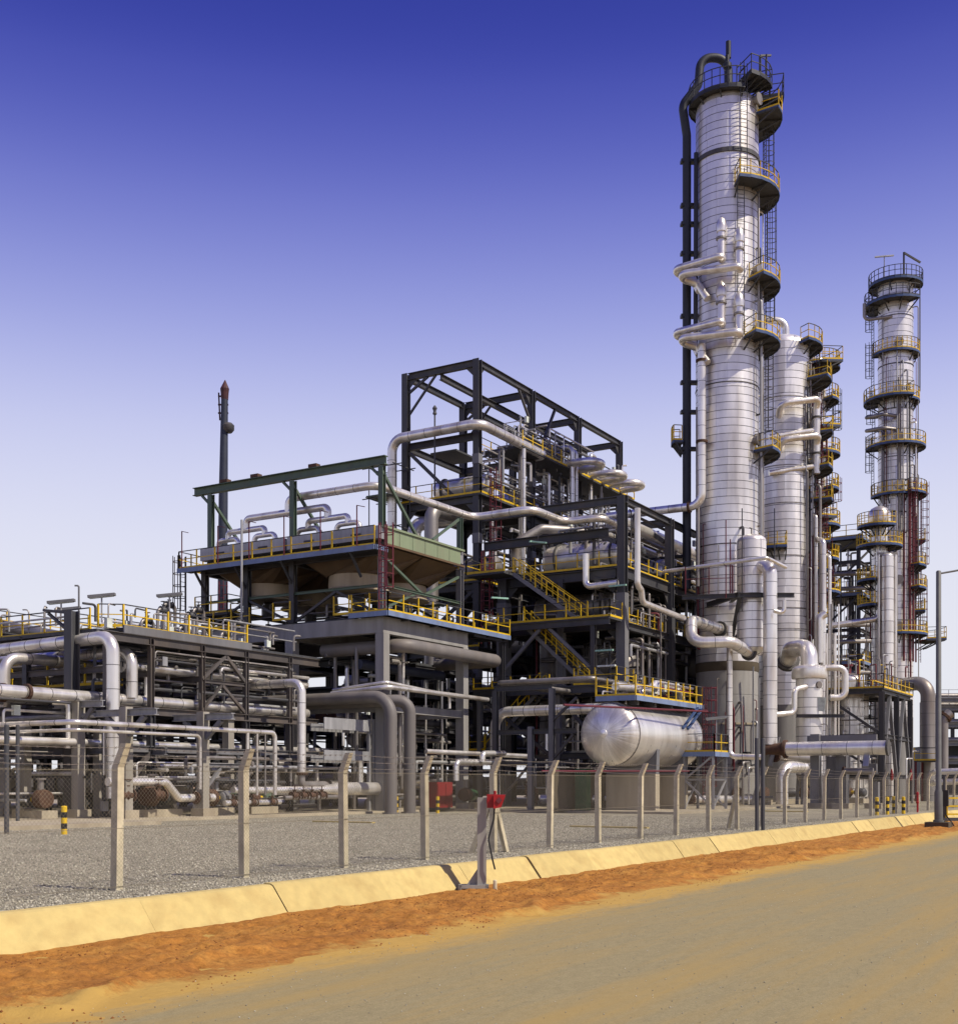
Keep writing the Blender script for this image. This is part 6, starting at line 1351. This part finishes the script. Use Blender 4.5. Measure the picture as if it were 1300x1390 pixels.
# gored head: every gore a part
hd = 0.52
def gore(sgn, n=44):
    out = MB(); st = 7; w0 = PI/n*.985
    for j in range(st + 1):
        t = rad(6) + (PI/2 - rad(6)) * j / st; r, x = vr*math.sin(t)*1.0, -sgn*vr*hd*math.cos(t)
        for s, e in ((-1, 0), (0, .009), (1, 0)): out.v.append(V(x*(1+e), (r+e)*math.cos(s*w0), (r+e)*math.sin(s*w0)))
    for j in range(st):
        for i in range(2): out.f.append([j*3+i, j*3+i+1, j*3+3+i+1, j*3+3+i] if sgn > 0 else [j*3+i, j*3+3+i, j*3+3+i+1, j*3+i+1])
    return out.mesh('head_gore', 'clad', True)
for sgn, u in ((1, vu0), (-1, vu1)):
    core = [((vr-.02)*math.sin(t), -sgn*(vr-.03)*hd*math.cos(t)) for t in [PI/2*k/8 for k in range(9)]]
    MB().lathe(core, 36, (u, vv_, vz), 'x').obj('head', 'shellcore', HV, True)
    gm = gore(sgn)
    for k in range(44):
        o = inst(gm, 'head_gore', (u, vv_, vz), 0, HV); o.rotation_euler = (2*PI*k/44, 0, 0)
    MB().lathe([(.24, -sgn*vr*hd*.985), (.22, -sgn*vr*hd*1.05), (.0, -sgn*vr*hd*1.1)], 18, (u, vv_, vz), 'x').obj('head_cap', 'clad', HV, True)
    MB().lathe([(vr+.012, -.05),(vr+.03, -.05),(vr+.03,.05),(vr+.012,.05)], 40, (u, vv_, vz), 'x').obj('head_ring', 'clad_dull', HV)
for u in (64.2, 68.6):
    MB().box(u-.3, u+.3, vv_-1.55, vv_+1.55, .12, 2.2).obj('pier', 'concrete_warm', HV)
    sd = MB(); sd.v = [V(u-.22, vv_ + y, z) for y, z in ((-1.55,2.2),(1.55,2.2),(1.62,vz-.3),(1.2,vz-1.32),(0,vz-1.79),(-1.2,vz-1.32),(-1.62,vz-.3))]; sd.v += [p + V(.44,0,0) for p in sd.v]
    sd.f = [[0,6,5,4,3,2,1],[7,8,9,10,11,12,13]] + [[i,(i+1)%7,7+(i+1)%7,7+i] for i in range(7)]; sd.obj('saddle', 'steel_light', HV)
VP = thing('vessel_platform', 'blue edged yellow railed platform on top of the horizontal vessel', 'walkway', (66, 27.5, 6.4))
deck(VP, 61.0, 71.2, 26.9, 29.3, 6.5, '', .12, 'grating', 'blue')
rail(VP, [(61.0, 29.3, 6.5), (61.0, 26.9, 6.5), (68.0, 26.9, 6.5), (71.2, 26.9, 6.5), (71.2, 29.3, 6.5)], 1.15, 1.25, pw=.075); rail(VP, [(61.0, 29.3, 6.5), (71.2, 29.3, 6.5)], 1.15, 1.4)
for u in (62.5, 65, 67.5, 69.5): MB().box(u-.12, u+.12, 27.4, 28.6, vz+vr-.12, 6.38).obj('post', 'steel_light', VP)
for u, dv_ in ((70.1, 0), (70.9, .0)): MB().bar((u, 26.78 + dv_, 6.3), (u-2.6, 26.72 + dv_, 4.95), .13).obj('blue_strut', 'blue_dark', VP)
ladder(VP, (70.3, 26.4), (0,-1,0), .5, 6.6, 'maroon', True, w=.7, start=1.0)
pv = pipe('low_pipe', 'silver manifold pipes on the vessel top platform', [V(61.4, 28.3, 7.1), V(66.0, 28.2, 7.15), V(66.8, 28.2, 7.6), V(70.2, 28.2, 7.6), V(70.9, 28.2, 7.0)], .24, S, .5, 14, 0)
pipe('low_pipe', 'short arched silver pipe on the vessel platform left half', [V(63.2, 27.5, 6.4), V(63.2, 27.5, 7.0), V(64.6, 27.5, 7.0), V(64.6, 27.5, 6.4)], .16, S, .35, 12, 0)
for i in range(5):
    u = 62.3 + i*1.7; n2 = MB().lathe([(.2, 6.1), (.2, 6.9), (.3, 6.9), (.3, 7.0)], 12, (u, 28.7, 0)).obj('vessel_nozzle', 'clad_dull', HV)
pipe('transfer_line', 'silver elbow pipe joining the horizontal vessel from the left', [V(63.0, 37.0, .5), V(63.0, 37.0, 6.0), V(63.0, 29.2, 6.0)], .31, S, .95, 18, .7)
pipe('fire_main', 'long thin red water pipe running below the horizontal vessel', [at(735, 1047, v=26.0), at(935, 1047, v=25.2)], .04, 'maroon', None, 8, 0)
pipe('fire_main', 'thin red water pipe at the platform level of the horizontal vessel', [at(765, 957, v=27), at(960, 966, v=26)], .055, 'maroon', None, 8, 0)
bw = MB().box(59.5, 76, 31.2, 31.6, .12, 2.5).obj('bund_wall', 'concrete_dark'); tag(bw, 'low brown concrete wall behind and below the horizontal vessel', 'wall')  # the drum's shadow on this wall is put into its dark colour
t = thing('pipe_stand', 'slim blue grey portal stand left of the horizontal vessel head', 'pipe support', (61, 33, .12))
for v in (32.6, 34.0): column(t, 62.0, v, .12, 7.2 if v < 33 else 5.0, .3, 'steel_light')
beam(t, (62.0, 32.6, 7.3), (62.0, 36.5, 7.3), .22, .3); beam(t, (62.0, 31.0, 4.7), (62.0, 36.5, 4.7), .2, .28); beam(t, (62.0, 31.0, 2.9), (62.0, 36.5, 2.9), .16, .2); brace(t, (62.0, 32.7, 5.2), (62.0, 31.0, 6.6), .14); brace(t, (62.0, 32.7, 2.9), (62.0, 31.2, 4.5), .14)
column(t, 62.0, 36.4, .12, 7.2, .3); brace(t, (62.0, 36.4, .3), (62, 34, 2.9), .12)
for i, (v, z, r) in enumerate(((33.2, 7.65, .15), (34.0, 7.6, .12), (35.0, 7.62, .14))):
    pipe('rack_pipe', ['front', 'middle', 'rear'][i] + ' silver pipe on the portal stand heading to the vessel platform', [V(71.0, 36.2 - i*.45, z), V(61.9 + i*.35, 36.2 - i*.45, z), V(61.9 + i*.35, 29.9 + i*.35, z), V(67, 29.9 + i*.35, z)], r, 'clad_dull', .4, 12, 0, group='pipes on the portal stand')
gv = MB().box(61.6, 62.2, 30.2, 30.9, .12, 2.5).obj('green_cabinet', 'green_valve'); tag(gv, 'green painted box just left of the vessel head support', 'cabinet')
# lattice service stand right of the vessel
t = thing('service_stand', 'grey lattice stand with small yellow railed landing right of vessel', 'walkway', (74, 26, .12))
p = at(957, 1022, D=73); su, sv_, sz = p.x, p.y, p.z
deck(t, su-1.2, su+1.2, sv_-1.0, sv_+1.0, sz, 'flbr', .1, 'grating', 'blue')
for du in (-1.1, 1.1):
    for dv_ in (-.9, .9): column(t, su+du, sv_+dv_, .12, sz-.1, .14, 'galv')
for du in (-1.1, 1.1): brace(t, (su+du, sv_-.9, .2), (su+du, sv_+.9, 1.9), .1, 'galv'); brace(t, (su+du, sv_+.9, 1.9), (su+du, sv_-.9, sz-.2), .1, 'galv'); beam(t, (su+du, sv_-.9, 1.9), (su+du, sv_+.9, 1.9), .1, .1, 'galv')
for dv_ in (-.9, .9): brace(t, (su-1.1, sv_+dv_, .2), (su+1.1, sv_+dv_, 1.9), .1, 'galv'); beam(t, (su-1.1, sv_+dv_, 1.9), (su+1.1, sv_+dv_, 1.9), .1, .1, 'galv')
tlight(972, 975, 1022, 25.5, 'white strip lamp on a pole right of the horizontal vessel')
# low clutter between vessel and right frame
for i, (x, D_) in enumerate(((1000, 86), (1025, 88), (1080, 92), (1120, 90), (1160, 94))):
    p = at(x, 1085, D=D_); pump(p.x, p.y, .4 + i, ['brown pump by the foot of the tallest column', 'pump right of the concrete skirt', 'pump behind the silver ground elbow', 'pump between the blue grey portal columns', 'pump left of the braced frame'][i], ['steel','steel_light'][i % 2], .9)
for i, (x, y0, D_) in enumerate(((1008, 1035, 84), (1016, 1042, 85), (1165, 1020, 95), (1172, 1000, 97), (1180, 1030, 95), (1230, 1030, 99), (1238, 1020, 100))):
    pipe('riser_pipe', 'thin upright pipe near ground in the right unit', [at(x, 1092, D=D_), at(x, y0, D=D_), at(x + 8, y0, D=D_+1)], [.1, .07][i % 2], S if i % 2 else 'clad_dull', .2, 10, 0, group='thin low uprights at right')
for k_, (xa, ya, xb, yb) in enumerate(((1022, 1092, 1036, 1040), (1045, 1040, 1056, 1000))):
    tag(MB().bar(at(xa, ya, D=84), at(xb, yb, D=84), .28).obj('prop', 'steel_light', None), ['slanting steel prop on the ground at the foot of the tallest column', 'short slanting steel prop higher up behind the rusty reducer'][k_], 'prop')
# ================================================================== SMALL FITTINGS ON THE FRAMES (parts)
def clutter(par, u0, u1, v0, v1, z0, z1, n, seed, rmax=.1, mats=('clad_dull','clad_dull','galv','steel','steel','clad','clad','clad_dull','steel'), ax='uvz'):
    g = random.Random(seed)
    for i in range(n):
        u, v, z = g.uniform(u0, u1), g.uniform(v0, v1), g.uniform(z0, z1); a = g.choice(ax); r = g.uniform(.03, rmax); L = g.uniform(.25, .75)
        if a == 'z': h = g.uniform(.3, .9)*(z1 - z0); zz = g.uniform(z0, z1 - h); P_ = [V(u, v, zz), V(u, v, zz + h), V(u + g.uniform(-.8, .8), v + g.uniform(-.5, .5), zz + h)]
        elif a == 'u': h = L*(u1 - u0); uu = g.uniform(u0, u1 - h); P_ = [V(uu, v, z - g.uniform(.2, .9)), V(uu, v, z), V(uu + h, v, z)]
        else: h = L*(v1 - v0); vv = g.uniform(v0, v1 - h); P_ = [V(u, vv, z), V(u, vv + h, z), V(u, vv + h, z - g.uniform(.2, .9))]
        MB().tube(fillet(P_, .15, 4), r, 8).obj('conduit', g.choice(mats), par, True)
        if i % 5 == 0: MB().box(u-.16, u+.16, v-.1, v+.1, z-.22, z+.22).obj('junction_box', g.choice(('galv', 'steel', 'lamp_white')), par)
    return par
clutter(rack, 38, 53, 42.8, 44.2, 5.6, 8.3, 34, 1, .1); clutter(rack, 37.5, 54, 41.4, 43.4, .4, 3.2, 46, 2, .12); clutter(rack, 38, 53, 43.0, 47.3, 8.95, 10.2, 40, 3, .07, ('galv', 'steel', 'clad_dull', 'clad'), 'uzz')
clutter(rack, 37.5, 54, 44, 50, .4, 5, 40, 4, .14); clutter(rack, 29, 38, 41.5, 50, .4, 5.4, 40, 5, .12); clutter(rack, 37.9, 39.1, 44, 58, 8.8, 10.2, 24, 6, .06, ('galv', 'steel', 'clad_dull'), 'vzz')
clutter(FG, 57, 72, 43.0, 46, .4, 9.2, 70, 7, .13); clutter(tb, 55.5, 64, 40.4, 45, .5, 9.8, 46, 8, .12); clutter(ac, 56, 64, 40.5, 53, 11.3, 12.8, 26, 9, .08)
clutter(GA, 72.8, 96, 43.4, 46, 22.3, 26.2, 70, 10, .11); clutter(GA, 77, 96.5, 42.8, 45.5, 26.6, 29.0, 70, 11, .08, ('clad', 'galv', 'clad_dull', 'steel')); clutter(GA, 72.8, 96, 43.4, 47, 16.1, 21.5, 90, 12, .14, ('clad', 'galv', 'clad_dull', 'steel', 'steel'))
clutter(GA, 72.3, 76, 43.4, 50, 6, 15, 30, 13, .12); clutter(GB, 72.9, 81, 32.8, 36, 12.6, 15.2, 40, 14, .1); clutter(GB, 72.9, 90, 32.7, 38, 8.2, 11.8, 60, 15, .12); clutter(GB, 70, 82, 31.8, 38, .4, 7.4, 90, 16, .14)
clutter(GB, 72.9, 90, 33.2, 38, 16.2, 20.2, 80, 17, .14, ('clad', 'galv', 'clad_dull', 'steel')); clutter(GC, 84, 97, 33.5, 36.5, .5, 18, 80, 18, .16); clutter(GR, 97.7, 108, 22.2, 28, .4, 8.8, 60, 19, .1); clutter(GR, 97.7, 108, 22.0, 30, 9.3, 12, 46, 20, .07, ('galv', 'maroon', 'clad_dull', 'yellow'), 'uzz')
clutter(LT, lu-3.2, lu+3.2, lv-2.6, lv+2, .5, zof(745, 116), 60, 21, .16); clutter(VP, 61.3, 70.4, 27.0, 29.2, 6.55, 7.5, 26, 22, .08, ('clad', 'galv', 'maroon', 'clad_dull')); clutter(bk, 42, 76, 57.3, 59, .4, 9.6, 80, 23, .16)
# lines, brackets and conduits clipped to the columns
def shell_lines(par, cu, cv, r, z0, z1, n, seed, f0, f1, mats=('galv', 'clad_dull', 'steel', 'clad_dull', 'clad', 'maroon')):
    g = random.Random(seed); c = V(cu, cv, 0)
    for i in range(n):
        f = g.uniform(f0, f1); h = g.uniform(.15, .55)*(z1 - z0); z = g.uniform(z0, z1 - h); d = rd(f)*(r + g.uniform(.12, .55)); q = g.uniform(.03, .09)
        MB().tube(fillet([c + rd(f)*r*.98 + V(0,0,z+h), c + d + V(0,0,z+h), c + d + V(0,0,z), c + rd(f)*r*.98 + V(0,0,z)], .2, 4), q, 8).obj('clipped_line', g.choice(mats), par, True)
    for i in range(n // 2):
        f = g.uniform(f0, f1); z = g.uniform(z0, z1); d = rd(f); p = c + d*r; q = g.uniform(.1, .22)
        mb = MB(); mb.tube([p - d*.1, p + d*.45], q*.7, 10); mb.tube([p + d*.45, p + d*.55], q*1.2, 10); mb.obj('nozzle', g.choice(('clad_dull', 'seam', 'rust')), par)
shell_lines(T1, MU, MV, MR, 11, 46, 12, 1, -30, 45); shell_lines(T1, MU, MV, MR, 11, 26, 4, 2, 60, 165); shell_lines(T1, MU, MV, MR, 1, 9.5, 12, 3, 20, 140)
shell_lines(T2, SU, SV, SR, 8, 36, 46, 4, -50, 60); shell_lines(T2, SU, SV, SR, 5, 22, 22, 5, -40, 30, ('maroon', 'clad_dull', 'galv'))
shell_lines(T3, TU, TV, TR, 10, 48, 36, 6, -40, 190); shell_lines(T4, QU, QV, QR, 7, 25, 14, 7, 20, 180); shell_lines(t, RU_, RV_, .95, 3, 8, 1, 8, 30, 60)
for y, r1, f0, f1 in ((735, 3.7, -70, 10), (775, 3.5, -60, 20), (835, 3.6, -65, 15), (890, 3.5, -60, 10)): sector(T2, SU, SV, SR, r1, zof(y, D2), f0, f1)
for y, r1, f0, f1 in ((735, 2.7, -50, 20), (770, 2.8, 0, 60), (830, 2.7, -60, 30)): sector(T3, TU, TV, TR, r1, zof(y, D3), f0, f1)
for i, (f, rr_, y0, y1, m_) in enumerate(((-25, 3.2, 500, 700, 'maroon'), (-40, 3.4, 560, 760, 'steel'), (-32, 3.0, 690, 900, 'maroon'))): tl(T2, SU, SV, rr_, f, zof(y1, D2), zof(y0, D2), m_, w=.5)
tl(T1, MU, MV, 2.6, 80, zs[3], zs[1], cage=False, w=.5); tl(T1, MU, MV, 2.95, -14, zs[4], zs[3], w=.5)
# reactors filling the stair frame
for i, (u, v, r, z1) in enumerate(((77.2, 36.6, 1.35, 11.9), (84.5, 36.8, 1.4, 15.3), (77.5, 40.4, 1.2, 15.3), (66.5, 47, 1.5, 7.2), (87.5, 31.5, 1.0, 13.5))):
    t = thing('reactor', ['dark vertical drum behind the lower stair flight', 'dark vertical drum in the right bay of the stair frame', 'dark vertical drum at the rear of the stair frame', 'dark drum under the table walkway', 'brown drum squeezed left of the concrete skirt'][i], 'vessel', (u, v, .13))
    MB().lathe([(r*.85,.13),(r*.85,1.0),(r,1.3),(r,z1-.8),(r*.85,z1-.4),(r*.5,z1-.1),(0,z1)], 24, (u, v, 0)).obj('shell', 'clad_dull', t, True)
    for k in range(int((z1-2)/1.5)): MB().lathe([(r+.005, 1.6+k*1.5),(r+.03,1.6+k*1.5),(r+.03,1.68+k*1.5),(r+.005,1.68+k*1.5)], 24, (u, v, 0)).obj('band', 'seam', t)
# plant behind, seen through the gaps
def back_unit(name_label, u0, u1, v0, v1, zl, seed):
    t = thing('background_unit', name_label, 'steel frame', ((u0+u1)/2, (v0+v1)/2, .13)); g = random.Random(seed); u = u0
    while u <= u1 + .1:
        for v in (v0, v1): column(t, u, v, .13, zl[-1], .4)
        u += (u1 - u0)/max(1, round((u1 - u0)/7))
    for z in zl:
        for v in (v0, v1): beam(t, (u0, v, z), (u1, v, z), .3, .45)
        MB().box(u0, u1, v0+.3, v1-.3, z+.24, z+.34).obj('deck', 'grating', t)
    for k in range(int((u1-u0)/3)):
        for i, z in enumerate([.13] + zl[:-1]):
            r = g.uniform(.5, 1.0); u = u0 + 1.5 + 3*k + g.uniform(-.6,.6); z_ = z + .4 + r
            MB().lathe([(0,-3.2),(r*.7,-3.0),(r,-2.6),(r,2.6),(r*.7,3.0),(0,3.2)], 14, (u, (v0+v1)/2, z_), 'y').obj('exchanger', 'clad_dull', t, True)
    clutter(t, u0, u1, v0-.5, v0+2, .4, zl[-1]-.3, int((u1-u0)*1.6), seed, .2); return t
back_unit('shadowed plant row glimpsed beneath the left pipe rack', 26, 62, 66, 73, [3.6, 7.2], 31)
back_unit('shadowed plant row glimpsed behind the concrete table and stairs', 76, 112, 53, 60, [4.2, 8.6, 13.0], 32)
back_unit('shadowed plant row glimpsed behind the horizontal vessel', 90, 118, 40, 46, [4.0, 8.0, 12.5], 33)

# gusset plates where beams meet the columns of the two frames
gp_ = MB().add([(0,-.02,0),(.75,-.02,0),(0,-.02,-.75),(0,.02,0),(.75,.02,0),(0,.02,-.75)], [(0,2,1),(3,4,5),(0,1,4,3),(1,2,5,4),(2,0,3,5)]).mesh('gusset_plate', 'steel')
for u in AU:
    for z in (31.15, 21.5, 15.35, 10.75):
        inst(gp_, 'gusset_plate', (u + .22, 44.1, z), 0, GA) if u < 96 else None
        inst(gp_, 'gusset_plate', (u - .22, 44.1, z), PI, GA) if u > 73 else None
        inst(gp_, 'gusset_plate', (u, 44.34, z), PI/2, GA); inst(gp_, 'gusset_plate', (u, 49.96, z), -PI/2, GA)
for z in (15.2, 11.8, 7.4):
    inst(gp_, 'gusset_plate', (72.7, 33.35, z), PI/2, GB); inst(gp_, 'gusset_plate', (73.05, 33.0, z), 0, GB); inst(gp_, 'gusset_plate', (80.45, 33.0, z), PI, GB); inst(gp_, 'gusset_plate', (72.7, 41.6, z), -PI/2, GB)
sp_ = MB().box(-.27, .27, -.27, .27, 0, .7).mesh('splice_plate', 'steel_light')
for u in AU:
    for z in (9.0, 18.6, 24.2): inst(sp_, 'splice_plate', (u, 44.1, z), 0, GA)
for i, (x, y0, r, D_) in enumerate(((1101, 640, .22, 98.5), (1107, 700, .16, 98), (1113, 660, .12, 97.5), (1117, 735, .24, 97), (1126, 755, .14, 97.5))):
    pipe('riser_pipe', ['fattest left', 'second', 'thin third', 'fat fourth', 'rightmost'][i] + ' silver riser rising beside the right flank of the second column', [at(x, 1085, D=D_), at(x, y0, D=D_), at(x - 8, y0 - 3, D=D_ + .8)], r, S if i != 2 else 'clad_dull', .4, 12, 1.5, group='flank risers of the second column')

# ================================================================== ordinals for look-alikes that share a label
ORD = ['leftmost', 'second from left', 'third from left', 'fourth from left', 'fifth from left', 'sixth from left', 'seventh from left', 'eighth from left', 'ninth from left', 'tenth from left',
       'eleventh from left', 'twelfth from left', '13th from left', '14th from left', '15th from left', '16th from left', '17th from left', '18th from left', '19th from left', '20th from left']
ORDV = ['front', 'second', 'third', 'fourth', 'fifth', 'sixth', 'seventh', 'eighth', 'ninth', 'tenth']
from collections import defaultdict
bylab = defaultdict(list)
for o in COL.objects:
    if o.parent is None and 'label' in o: bylab[o['label']].append(o)
def scr(o):
    p = WLOC.get(o.name, o.location); p = o.location
    D_ = FX*p.x + FY*p.y; return (RX*p.x + RY*p.y)/D_
for lb, os_ in bylab.items():
    if len(os_) < 2: continue
    if os_[0].name.startswith('rack_pipe'):
        for k, o in enumerate(sorted(os_, key=lambda o: o.location.y)): o['label'] = f'{ORDV[k]} in depth: {lb}'
    else:
        for k, o in enumerate(sorted(os_, key=scr)): o['label'] = f'{ORD[k]}: {lb}'
